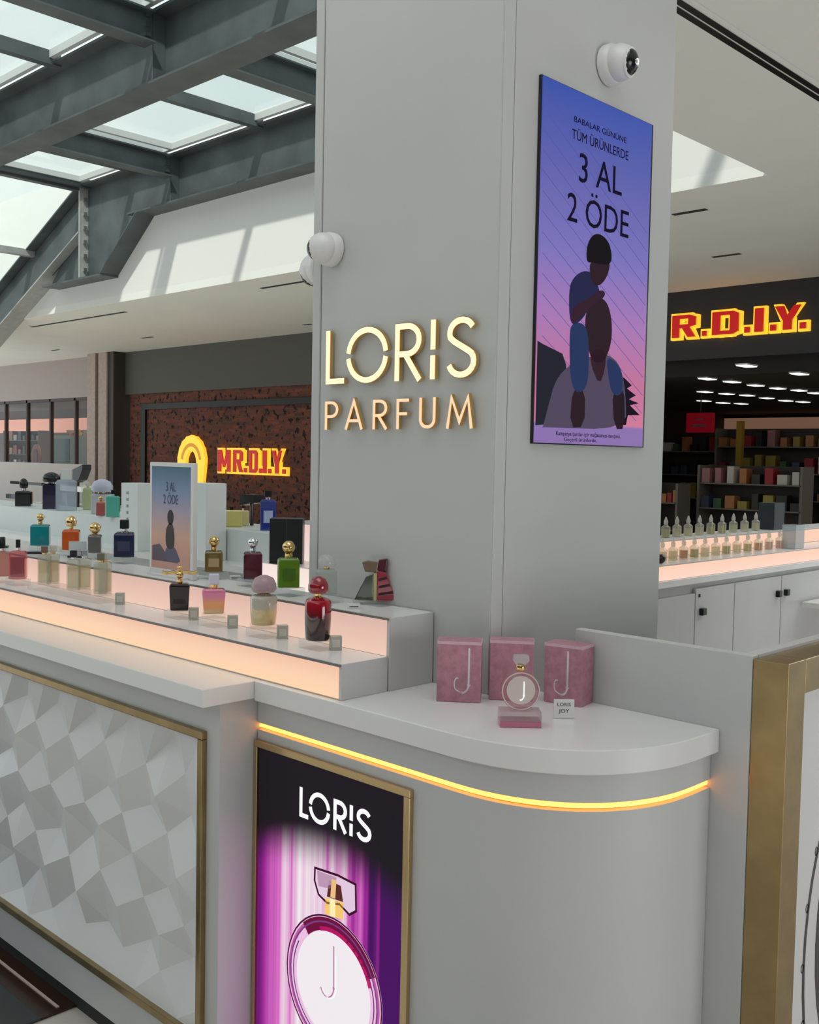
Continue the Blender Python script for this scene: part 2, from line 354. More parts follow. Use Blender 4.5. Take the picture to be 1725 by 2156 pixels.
# ceiling slots
def slot(lbl, x0, x1, y0, y1): tag(obj('air_slot', bx(x0, x1, y0, y1, CZ-.006, CZ+.01), DARK), lbl, 'air vent')
T = at(1435, 5, 'z', CZ)[0]; T2 = at(1435, 24, 'z', CZ)[0]
tr = thing('ceiling_track', 'twin black linear slots running across the pale ceiling by the skylight corner', 'ceiling track')
for xx in (T, T2): obj('slot', bx(xx-.022, xx+.022, 3, 9.2, CZ-.008, CZ+.01), BLACK, tr)
obj('rail', bx(min(T, T2)-.07, max(T, T2)+.07, 3, 9.2, CZ-.004, CZ+.01), CEIL, tr)
for lbl, p, q in [('short dark air slot below the bright skylight corner', (1418, 452), (1488, 440)), ('thin dark air slot beside the camera bracket on the far soffit', (552, 607), (640, 592)),
                  ('small faint ceiling slot above the large yellow and red letters', (1500, 541), (1560, 534)),
                  ('longest dashed air slot near the white upstand edge', (60, 688), (270, 657)), ('faint slot in the soffit beside the column', (640, 684), (655, 682)),
                  ('tiny dark slot in the middle of the far soffit', (300, 712), (320, 709)), ('tiny dark slot nearest the stone pilaster', (110, 738), (124, 736))]:
    a, c = at(*p, 'z', CZ), at(*q, 'z', CZ); y = (a[1]+c[1])/2; slot(lbl, a[0], c[0], y-.035, y+.035)

# ================================================================== COLUMN
CX0, CX1, CY0, CY1 = -2.155, -1.515, 1.83, 2.565
cc = thing('column', 'grey clad square column rising behind the perfume counter with gold lettering', 'column')
obj('core', bx(CX0+.006, CX1-.006, CY0+.006, CY1-.006, 0, CZ), DARK, cc)
obj('front_panel', bx(CX0+.036, CX1-.002, CY0, CY0+.01, 0, CZ), COLM, cc)
obj('corner_strip', bx(CX0, CX0+.032, CY0-.002, CY0+.05, 0, CZ), COLM, cc, bevel=.003)
obj('side_panel', bx(CX1-.01, CX1, CY0+.045, CY1, 0, CZ), COLM, cc)
obj('corner_strip', bx(CX1-.01, CX1+.001, CY0+.004, CY0+.043, 0, CZ), COLM, cc, bevel=.002)
obj('left_panel', bx(CX0, CX0+.01, CY0+.05, CY1-.0102, 0, CZ), COLM, cc); obj('back_panel', bx(CX0, CX1-.0102, CY1-.01, CY1, 0, CZ), COLM, cc)

# gold sign letters
WARM = mat('lit_gold_face', (.7, .5, .3), .3, 0, emis=srgb(255, 228, 186), es=1.0)
WARM2 = mat('lit_gold_face_small', (.7, .45, .28), .3, 0, emis=srgb(240, 205, 165), es=.8)
def sign_word(word, xs, zb, zt, wd, face):
    for ch, (pl_, pr_) in zip(word, xs):
        x0 = at(pl_, 800, 'y', CY0)[0]; x1 = at(pr_, 800, 'y', CY0)[0]; w, st = GL[ch]; h = zt-zb
        sc = (x1-x0)/w
        t = thing('sign_letter', 'glowing gold letter %s of the %s word on the column' % (ch, 'upper large' if word == 'LORIS' else 'lower small'), 'sign letter', (x0, CY0, zb))
        if word == 'PARFUM' and ch == 'R': t['label'] = 'glowing gold letter R of the lower small word, between A and F'
        F = (Vector((0, 0, 0)), Vector((1, 0, 0)), Vector((0, 0, 1)), Vector((0, -1, 0)))
        a = MB(); c = MB()
        for s_ in st:
            pts = [(p[0]*sc, p[1]*h) for p in s_]
            ribbon(a, F, pts, wd, .006, .017); ribbon(c, F, pts, wd*.86, .0172, .0185)
        obj('lit_face', c, face, obj('letter_body', a, GOLDP, t))
zb = at(800, 806, 'y', CY0)[2]; zt = at(800, 688, 'y', CY0)[2]
sign_word('LORIS', [(695, 735), (738, 828), (840, 898), (912, 930), (948, 1014)], zb, zt, .0165, WARM)
zb2 = at(850, 904, 'y', CY0)[2]; zt2 = at(850, 840, 'y', CY0)[2]
sign_word('PARFUM', [(695, 724), (738, 776), (796, 828), (846, 874), (894, 930), (952, 1008)], zb2, zt2, .0088, WARM2)

# security cameras
def dome(lbl, loc, nrm, look, r=.048):
    n = Vector(nrm).normalized(); L = Vector(look).normalized()
    t = thing('security_camera', lbl, 'security camera', loc)
    q = n.to_track_quat('Z', 'Y').to_matrix().to_4x4()
    def rot(mb, M): mb.v = [tuple(M @ Vector(p)) for p in mb.v]; return mb
    obj('mount', rot(MB().lathe([(r*.9, 0), (r, .004), (r, .022), (r*.88, .03)], seg=28), q), PANELW, t, smooth=True)
    c = n*.038
    obj('housing', rot(MB().ball((0, 0, 0), r*.9, 28), Matrix.Translation(c)), PANELW, t, smooth=True)
    q2 = Matrix.Translation(c) @ L.to_track_quat('Z', 'Y').to_matrix().to_4x4()
    LW = obj('lens_window', rot(MB().lathe([(.001, r*.93), (r*.3, r*.9), (r*.55, r*.74), (r*.62, r*.64), (r*.62, r*.6)][::-1], seg=24), q2), BLACK, t, smooth=True)
    obj('bezel', rot(MB().lathe([(r*.62, r*.62), (r*.72, r*.60), (r*.74, r*.5), (r*.62, r*.5)], seg=28), q2), PANELW, t, smooth=True)
    obj('lens', rot(MB().lathe([(.001, r*.97), (r*.16, r*.95), (r*.18, r*.88)][::-1], seg=16), q2), SILVER, LW, smooth=True)
p = at(1278, 140, 'x', CX1); dome('white dome security camera above the blue screen on the column side', p, (1, 0, 0), (1, .15, -.15), .05)
p = at(703, 527, 'y', CY0); dome('white dome security camera on the column front above the gold letters', p, (0, -1, 0), (-.95, -.62, -.12), .044)
dome('white security camera on the column left side, partly hidden, black visor', (CX0, 1.872, at(640, 572, 'y', 1.87)[2]), (-1, 0, 0), (-.75, -.15, -.65), .05)

# ------------------------------------------------------------------ wall screen with the advert
SX = CX1+.012
py0, py1 = 1.963, 2.452; pz0, pz1 = 1.66, 2.515
scr = thing('advert_screen', 'tall blue and purple lit advert screen on the column side, man carrying child', 'screen', (CX1, py0, pz0))
obj('casing', bx(0, .008, 0, py1-py0, 0, pz1-pz0), BLACK, scr)
H_ = pz1-pz0; W_ = py1-py0
SKY = ramp_emit('advert_sky', [(0, srgb(138, 110, 170)), (.058, srgb(135, 112, 172)), (.064, srgb(205, 120, 150)), (.2, srgb(190, 112, 150)), (.36, srgb(165, 118, 178)), (.55, srgb(120, 112, 185)), (.8, srgb(88, 92, 168)), (1, srgb(52, 78, 165))], 2, 0, H_, 1.0)
obj('picture', bx(.008, .0115, .003, W_-.012, .003, H_-.003), SKY, scr)
F = (Vector((.0115, 0, 0)), Vector((0, 1, 0)), Vector((0, 0, 1)), Vector((1, 0, 0)))
def c7(x, y):
    p = at(1080+x/2.395, 60+y/2.395, 'x', CX1+.0115); return (min(W_-.012, max(.004, p[1]-py0)), p[2]-pz0)
def em(n, rgb, s=1.): return mat(n, (.01, .01, .01), .8, emis=srgb(*rgb), es=s, spec=0.)
def art(name, pts, rgb, k):
    return flat(name, [c7(*p) for p in pts], em('advert_'+name, tuple(c*.72 for c in rgb)), F, .0002*k, .0002*k+.0002, scr)
def smoothpts(pts, n=3):
    for _ in range(n):
        q = []
        for i in range(len(pts)):
            a, c = pts[i], pts[(i+1) % len(pts)]
            q += [(a[0]*.75+c[0]*.25, a[1]*.75+c[1]*.25), (a[0]*.25+c[0]*.75, a[1]*.25+c[1]*.75)]
        pts = q
    return pts
art('rocks', [(100, 1570), (150, 1590), (250, 1640), (270, 1700), (230, 1990), (95, 2000)], (46, 46, 62), 1)
for k, yy in enumerate(range(290, 1700, 105)):
    a = c7(150, yy); c2 = c7(700, yy+420)
    mb = MB(); ribbon(mb, F, [(max(.005, a[0]), a[1]), (W_-.02, a[1]-.26)] if a[1]-.26 > .06 else [(a[0], a[1]), (a[0]+(a[1]-.07)*(W_-.02)/.26, .07)], .0016, .0001, .0003); obj('streak', mb, em('advert_streak', (88, 86, 158)), scr)
art('plant', [(560, 1760), (600, 1800), (575, 1815), (620, 1850), (585, 1870), (635, 1890), (590, 1900), (640, 1950), (580, 1950), (570, 2000), (545, 2000), (545, 1760)], (30, 18, 40), 1)
art('shirt', smoothpts([(150, 2012), (185, 1880), (215, 1770), (290, 1690), (400, 1650), (480, 1640), (545, 1700), (570, 1850), (570, 2025), (150, 2010)], 2), (112, 98, 128), 2)
art('man_head', smoothpts([(370, 1420), (420, 1350), (470, 1370), (497, 1450), (500, 1560), (480, 1640), (450, 1690), (400, 1680), (375, 1600), (362, 1500)], 2), (60, 38, 50), 3)
art('man_neck', smoothpts([(395, 1620), (470, 1620), (465, 1720), (435, 1800), (390, 1690)], 1), (70, 42, 56), 3)
art('arms', smoothpts([(300, 1810), (365, 1820), (360, 2010), (285, 2012)], 1), (58, 36, 48), 4)
art('forearm', smoothpts([(500, 1820), (560, 1800), (565, 2020), (510, 2020)], 1), (50, 32, 44), 4)
art('jeans', smoothpts([(282, 1540), (300, 1480), (370, 1490), (385, 1620), (375, 1830), (290, 1835)], 2), (52, 72, 128), 5)
art('jeans', smoothpts([(470, 1650), (530, 1690), (555, 1760), (550, 1850), (500, 1850), (480, 1760)], 2), (48, 60, 105), 5)
art('child_shirt', smoothpts([(280, 1320), (300, 1260), (350, 1220), (400, 1230), (430, 1300), (440, 1350), (390, 1400), (340, 1480), (285, 1500)], 2), (50, 50, 100), 6)
art('child_arm', smoothpts([(300, 1400), (380, 1360), (450, 1310), (470, 1350), (390, 1400), (330, 1470), (290, 1490)], 2), (72, 40, 62), 7)
art('child_face', smoothpts([(380, 1170), (440, 1180), (490, 1170), (480, 1240), (440, 1300), (395, 1290)], 2), (62, 36, 50), 7)
art('child_hair', smoothpts([(370, 1180), (368, 1110), (390, 1050), (430, 1030), (480, 1070), (498, 1140), (492, 1190), (440, 1190), (400, 1180)], 2), (24, 20, 26), 8)
def c7font(s, x, y, size, x2, y2, fat=0.):
    u_, v_ = c7(x, y); u2, v2 = c7(x2, y2); mat_ = em('advert_ink', (12, 8, 34))
    return font('advert_text', s, size, mat_, (Vector((CX1+.0115, py0, pz0)), Vector((0, 1, 0)), Vector((0, 0, 1)), Vector((1, 0, 0))), u_, v_, .0004, .0018, scr, fat, 1., width=u2-u_)
c7font('BABALAR GÜNÜNE', 307, 470, .020, 570, 556); c7font('TÜM ÜRÜNLERDE', 295, 553, .033, 580, 642)
c7font('3 AL', 330, 770, .100, 546, 840); c7font('2 ÖDE', 270, 966, .098, 580, 1045)
c7font('Kampanya şartları için mağazamıza danışınız.', 215, 2050, .014, 540, 2070); c7font('Geçerli ürünlerde.', 255, 2080, .013, 420, 2088)

# ================================================================== KIOSK COUNTERS
# left counter with faceted front
lc = thing('display_counter', 'left grey counter with white faceted front panel in a gold frame', 'counter')
LXE = -6.2
obj('worktop', bx(LXE, -1.980, 1.366, 1.81, 1.037, 1.08), WHITE, lc, bevel=.002)

obj('plinth', bx(LXE, -2.03, 1.46, 1.78, 0, .07), DARK, lc)
gz0, gz1, gx1 = at(428, 2156, 'y', 1.425)[2]-.0, at(432, 1540, 'y', 1.425)[2], at(432, 1600, 'y', 1.425)[0]
gz0 = at(0, 1898, 'y', 1.425)[2]+.012; gzb = gz0-.022
g = MB(); g.box(LXE, gx1, 1.415, 1.432, gz1-.02, gz1); g.box(gx1-.02, gx1, 1.415, 1.432, gzb, gz1-.02); g.box(LXE, gx1-.02, 1.415, 1.432, gzb, gz0)
obj('gold_frame', g, GOLD, lc, bevel=.002)
g = MB(); g.box(LXE, -2.0, 1.494, 1.80, .07, 1.037); g.box(gx1-.021, -2.0, 1.43, 1.494, .07, 1.037); g.box(LXE, gx1-.021, 1.43, 1.494, .07, gz0); g.box(LXE, gx1-.021, 1.43, 1.494, gz1-.021, 1.037)
obj('body', g, GREY, lc)
# facets: grid of points pushed in and out, split into triangles
rng = random.Random(4); fx1, fx0 = gx1-.021, -4.4; nx = int((fx1-fx0)/.098); fz0, fz1 = gz0, gz1-.021; dzc = (fz1-fz0)/6
vs = []; fs = []; cols = []
for i in range(nx+1):
    zs = [fz0]+[fz0+(k+(.5 if i % 2 else 0))*dzc for k in range(0 if i % 2 else 1, 6)]+[fz1]; c = []
    for k, z in enumerate(zs):
        edge = i in (0, nx) or k in (0, len(zs)-1)
        c.append(len(vs)); vs.append((fx0+(fx1-fx0)*i/nx, 1.432 if edge else 1.432+(-.004, .020, .044)[int(round(i - ((z-fz0)/dzc - i/2))) % 3]*.9+rng.uniform(-.003, .009)*(1+rng.random()), z if edge else z+rng.uniform(-.02, .02)))
    cols.append(c)
for A, B in zip(cols[:-1], cols[1:]):
    a = b_ = 0
    while a < len(A)-1 or b_ < len(B)-1:
        if b_ == len(B)-1 or (a < len(A)-1 and vs[A[a+1]][2] < vs[B[b_+1]][2]): fs.append((A[a], B[b_], A[a+1])); a += 1
        else: fs.append((A[a], B[b_], B[b_+1])); b_ += 1
mb = MB(); mb.add(vs, fs); fp = obj('faceted_panel', mb, TILE3D, lc)

# curved counter
def outline(x0, y0, xe, r, yb, n=18, k=1.0):
    pts = [(x0, y0)]
    c = (xe-r, y0+r)
    for i in range(n+1):
        a = -PI/2+PI/2*i/n
        # slightly squared quarter turn
        ca, sa = math.cos(a), math.sin(a); e = .9
        pts.append((c[0]+r*abs(ca)**e, c[1]-r*abs(sa)**e))
    pts += [(xe, yb), (-1.508, yb), (-1.508, 1.8285), (x0, 1.8285)]
    return pts
kc = thing('curved_counter', 'light grey curved end counter with warm light strip and purple light box', 'counter')
obj('worktop', MB().prism(outline(-1.979, 1.514, -1.0, .36, 1.949), 'z', 1.032, 1.08), WHITE, kc, bevel=.002, smooth=True)
obj('upper_band', MB().prism(outline(-1.998, 1.54, -1.018, .34, 1.949), 'z', .972, 1.032), GREY, kc, smooth=True)
obj('body', MB().prism(outline(-1.998, 1.54, -1.018, .34, 1.949), 'z', .0, .955), GREY, kc, smooth=True)
LED = mat('warm_led', (.9, .6, .3), .4, emis=srgb(255, 160, 70), es=2.6)
obj('groove', MB().prism(outline(-1.998, 1.556, -1.034, .325, 1.949), 'z', .955, .972), mat('groove_gold', (.7, .45, .2), .3, 1.), kc, smooth=True)
obj('light_strip', MB().prism(outline(-1.998, 1.545, -1.023, .335, 1.949), 'z', .9605, .9675), LED, kc, smooth=True)

# light box
bx0, bx1, bzt = -1.985, -1.487, .916
lb = thing('light_box', 'purple backlit poster box in gold frame with round perfume bottle picture', 'light box', (bx0, 1.54, 0))
w_ = bx1-bx0; bzb = .02
g = MB(); g.box(-.012, w_+.018, -.012, 0, bzt, bzt+.016); g.box(-.012, .0, -.012, 0, bzb, bzt); g.box(w_, w_+.018, -.012, 0, bzb, bzt)
obj('gold_frame', g, mat('light_box_gold', (.62, .47, .25), .2, 1.), lb, bevel=.001)
# backlit print: dark above, streaked magenta curtain below a curved edge
m = bpy.data.materials.new('backlit_print'); m.use_nodes = True; t = m.node_tree; b = t.nodes['Principled BSDF']; b.inputs['Base Color'].default_value = (.008, .008, .008, 1); b.inputs['Roughness'].default_value = .5; b.inputs['Specular IOR Level'].default_value = .08
x = t.nodes.new('ShaderNodeTexCoord'); s = t.nodes.new('ShaderNodeSeparateXYZ'); t.links.new(x.outputs['Object'], s.inputs[0])
def M(op, a, c=None, d=None):
    n = t.nodes.new('ShaderNodeMath'); n.operation = op
    for i, v in enumerate((a, c, d)):
        if v is None: continue
        if isinstance(v, (int, float)): n.inputs[i].default_value = v
        else: t.links.new(v, n.inputs[i])
    return n.outputs[0]
un = M('DIVIDE', s.outputs[0], w_)
st = t.nodes.new('ShaderNodeTexNoise'); st.noise_dimensions = '2D'; mp = t.nodes.new('ShaderNodeMapping'); mp.inputs['Scale'].default_value = (34, 0, 1.2)
t.links.new(x.outputs['Object'], mp.inputs[0]); t.links.new(mp.outputs[0], st.inputs['Vector']); st.inputs['Scale'].default_value = 1; st.inputs['Detail'].default_value = 3
uc = M('SUBTRACT', un, .40); gl_ = M('MULTIPLY', M('MULTIPLY', uc, uc), 4.2)          # 0 in the centre
mixv = M('ADD', M('SUBTRACT', .86, gl_), M('MULTIPLY', M('SUBTRACT', st.outputs['Fac'], .5), .95))
r = t.nodes.new('ShaderNodeValToRGB'); e = r.color_ramp.elements
e[0].position = .05; e[0].color = (*srgb(70, 8, 95), 1); e[1].position = 1; e[1].color = (*srgb(240, 238, 238), 1)
q = e.new(.35); q.color = (*srgb(160, 40, 150), 1); q = e.new(.62); q.color = (*srgb(215, 110, 195), 1); q = e.new(.82); q.color = (*srgb(232, 200, 222), 1)
t.links.new(mixv, r.inputs[0])
def cl(px, py):
    p = at(530+px/3.39, 1520+py/3.39, 'y', 1.536); return (p[0]-bx0, p[2])
ed = [cl(100, 800), cl(330, 830), cl(650, 900), cl(900, 1060), cl(1180, 1330)]
k2, k1, k0 = [float(v) for v in np.polyfit([p[0]/w_ for p in ed], [p[1] for p in ed], 2)]
edge = M('ADD', M('MULTIPLY', M('MULTIPLY', un, un), k2), M('MULTIPLY_ADD', un, k1, k0))    # height of the dark edge
mr = t.nodes.new('ShaderNodeMapRange'); mr.interpolation_type = 'SMOOTHSTEP'
t.links.new(M('SUBTRACT', s.outputs[2], edge), mr.inputs[0]); mr.inputs[1].default_value = -.085; mr.inputs[2].default_value = .035
mx = t.nodes.new('ShaderNodeMixRGB'); t.links.new(mr.outputs[0], mx.inputs[0]); t.links.new(r.outputs[0], mx.inputs[1]); mx.inputs[2].default_value = (*srgb(26, 20, 28), 1)
t.links.new(mx.outputs[0], b.inputs['Emission Color']); b.inputs['Emission Strength'].default_value = 1.
obj('print', bx(0, w_, -.004, 0, bzb, bzt), m, lb)
FL = (Vector((0, -.004, 0)), Vector((1, 0, 0)), Vector((0, 0, 1)), Vector((0, -1, 0)))
def cl(px, py):
    p = at(530+px/3.39, 1520+py/3.39, 'y', 1.536); return (p[0]-bx0, p[2])
def lart(name, pts, rgb, k): return flat(name, [cl(*p) for p in pts], em('print_'+name, rgb), FL, .0002*k, .0002*k+.0002, lb)
# LORIS on the light box
INKW = em('print_white', (250, 250, 250)); a = MB()
spans = [('L', 345, 405), ('O', 412, 560), ('R', 588, 680), ('I', 695, 732), ('S', 752, 858)]
zt_ = cl(350, 462)[1]; zb_ = cl(350, 672)[1]
for ch, l_, r_ in spans:
    x0 = cl(l_, 600)[0]; x1 = cl(r_, 700)[0]; w, stt = GL[ch]
    for s_ in stt: ribbon(a, FL, [(x0+p[0]*(x1-x0)/w, zb_+p[1]*(zt_-zb_)) for p in s_], .0105, .0006, .001)
obj('lettering', a, INKW, lb)
# round bottle picture
A_, B_, C_ = Vector(cl(490, 1368)), Vector(cl(252, 1720)), Vector(cl(925, 1950))
d = 2*(A_.x*(B_.y-C_.y)+B_.x*(C_.y-A_.y)+C_.x*(A_.y-B_.y))
ux = (A_.length_squared*(B_.y-C_.y)+B_.length_squared*(C_.y-A_.y)+C_.length_squared*(A_.y-B_.y))/d
uy = (A_.length_squared*(C_.x-B_.x)+B_.length_squared*(A_.x-C_.x)+C_.length_squared*(B_.x-A_.x))/d
Rb = (A_-Vector((ux, uy))).length
def disc(name, r_, rgb, k, n=48, a0=0, a1=360, ry=None):
    pts = arc(ux, uy, r_, ry or r_, a0, a1, n); pts = pts[:-1] if a1-a0 == 360 else pts
    return flat(name, pts, em('print_'+name, rgb), FL, .0002*k, .0002*k+.0002, lb)
disc('bottle_rim', Rb, (235, 190, 225), 3); 
def ring(name, r_, wd, rgb, k, a0=0, a1=360):
    mb = MB(); pts = arc(ux, uy, r_, r_, a0, a1, 40)
    if a1-a0 == 360: ribbon(mb, FL, pts[:-1], wd, .0002*k, .0002*k+.0002, True)
    else: ribbon(mb, FL, pts, wd, .0002*k, .0002*k+.0002)
    return obj(name, mb, em('print_'+name, rgb), lb)
ring('dark_ring', Rb*.985, .004, (70, 15, 55), 4); ring('pink_ring', Rb*.93, .006, (190, 90, 160), 4); ring('wine_crescent', Rb*.87, .030, (110, 14, 60), 5, 28, 132)
ring('wine_inner', Rb*.80, .010, (200, 30, 110), 5, 20, 110); ring('violet_ring', Rb*.90, .004, (120, 60, 130), 6); ring('violet_inner', Rb*.84, .003, (90, 40, 100), 6, 150, 390)
disc('bottle_heart', Rb*.77, (240, 234, 238), 4)
mb = MB(); u1, v1 = cl(590, 1600); u2, v2 = cl(595, 1960)
ribbon(mb, FL, [(u1, v1), (u1+.002, v2+.02)]+arc(u1-.022, v2+.02, .024, .03, 0, -150, 10), .0035, .0014, .0016); obj('j_line', mb, em('print_j', (185, 120, 160)), lb)
mb = MB(); ribbon(mb, FL, [(u1+.008, v1-.02), (u1+.009, v2+.02)]+arc(u1-.015, v2+.02, .024, .03, 0, -150, 10), .004, .0014, .0016); obj('j_line', mb, INKW, lb)
lart('collar', [(530, 1250), (660, 1290), (655, 1410), (525, 1370)], (245, 200, 110), 5)
lart('collar_shine', [(560, 1262), (600, 1272), (600, 1392), (560, 1380)], (255, 240, 180), 6)
capp = [(455, 1040), (620, 1095), (745, 1160), (748, 1350), (700, 1375), (630, 1300), (540, 1290), (480, 1230), (452, 1130)]
lart('cap', capp, (225, 200, 222), 3)
mb = MB(); ribbon(mb, FL, [cl(*p) for p in capp], .0055, .001, .0012, True); obj('cap_outline', mb, em('print_capline', (60, 10, 35)), lb)
lart('cap_shadow', [(470, 1060), (610, 1110), (600, 1160), (560, 1190), (480, 1170)], (190, 150, 180), 5)
lart('cap_core', [(555, 1130), (640, 1170), (655, 1285), (540, 1245)], (90, 40, 40), 5); lart('cap_gold', [(575, 1120), (608, 1130), (600, 1260), (565, 1250)], (235, 190, 130), 6)

# rear low wall + right return with gold portal
rw = thing('back_panel_wall', 'grey low screen wall closing the curved counter, between column and gold frame', 'low wall')
obj('front_board', bx(-1.362, -.935, 1.95, 1.975, 0, 1.24), GREY, rw, bevel=.002)
obj('side_board', bx(-.96, -.934, 1.975, 4.2, 0, 1.24), GREY, rw)
gp = thing('gold_portal', 'wide brushed gold box frame around a white panel at the right edge', 'frame')
obj('left_jamb', bx(-.934, -.861, 1.9505, 2.03, 0, 1.234), GOLD, gp, bevel=.0015)
obj('header', bx(-.934, -.861, 2.03, 3.6, 1.165, 1.234), GOLD, gp, bevel=.0015)
obj('right_jamb', bx(-.934, -.861, 3.52, 3.6, 0, 1.165), GOLD, gp)
pa = obj('white_panel', bx(-.934, -.884, 2.03, 3.52, 0, 1.165), mat('panel_white_lit', (.72, .72, .72), .35), gp)
FP = (Vector((-.884, 0, 0)), Vector((0, 1, 0)), Vector((0, 0, 1)), Vector((1, 0, 0)))
def pp(px, py): p = at(px, py, 'x', -.884); return (p[1], p[2])
c_ = pp(1790, 1960); rr = (Vector(pp(1700, 1960))-Vector(c_)).length
mb = MB(); ribbon(mb, FP, arc(c_[0], c_[1], rr, rr*1.6, 0, 360, 40)[:-1], .012, .0002, .0006, True)
for k in range(20):
    aa = 18*k; mb2 = arc(c_[0]+(rr+.006)*math.cos(math.radians(aa)), c_[1]+(rr*1.6+.008)*math.sin(math.radians(aa)), .006, .009, 0, 360, 8)[:-1]
    ribbon(mb, FP, mb2, .003, .0002, .0006, True)
obj('black_drawing', mb, BLACK, gp); flat('black_drawing', arc(c_[0]+.012, c_[1]+.03, rr*.82, rr*1.35, 0, 360, 30)[:-1], BLACK, FP, .0007, .001, gp)

# ------------------------------------------------------------------ tiered lit displays
TX0 = -6.2
GLOW1 = ramp_emit('warm_lit_face', [(0, srgb(255, 214, 172)), (.5, srgb(252, 208, 176)), (1, srgb(236, 190, 164))], 2, 1.08, 1.16, 1.0)
GLOW2 = ramp_emit('pink_lit_face', [(0, srgb(244, 208, 188)), (.6, srgb(234, 194, 178)), (1, srgb(220, 184, 170))], 2, 1.16, 1.25, .95)
t1 = thing('lit_riser', 'lower warm lit display step along the counter front edge', 'display riser')
obj('body', bx(TX0, -1.690, 1.533, 1.675, 1.0805, 1.1600), GREY, t1); obj('lit_face', bx(TX0, -1.699, 1.5305, 1.5335, 1.084, 1.155), GLOW1, t1)
obj('edge_trim', bx(TX0, -1.692, 1.5285, 1.533, 1.1555, 1.1601), paint('edge_grey', (120, 116, 114), .4), t1)
obj('top', bx(TX0, -1.6905, 1.5335, 1.6745, 1.1601, 1.1612), WHITE, t1)
t2 = thing('lit_riser', 'upper pink lit display step behind the lower one, against the column', 'display riser')
obj('body', bx(TX0, -1.688, 1.678, 1.826, 1.0805, 1.2500), GREY, t2); obj('lit_face', bx(TX0, -1.697, 1.6755, 1.678, 1.162, 1.245), GLOW2, t2)
obj('edge_trim', bx(TX0, -1.690, 1.674, 1.678, 1.2455, 1.2502), MATS['edge_grey'], t2); obj('top', bx(TX0, -1.6885, 1.6785, 1.8255, 1.2501, 1.2512), WHITE, t2)

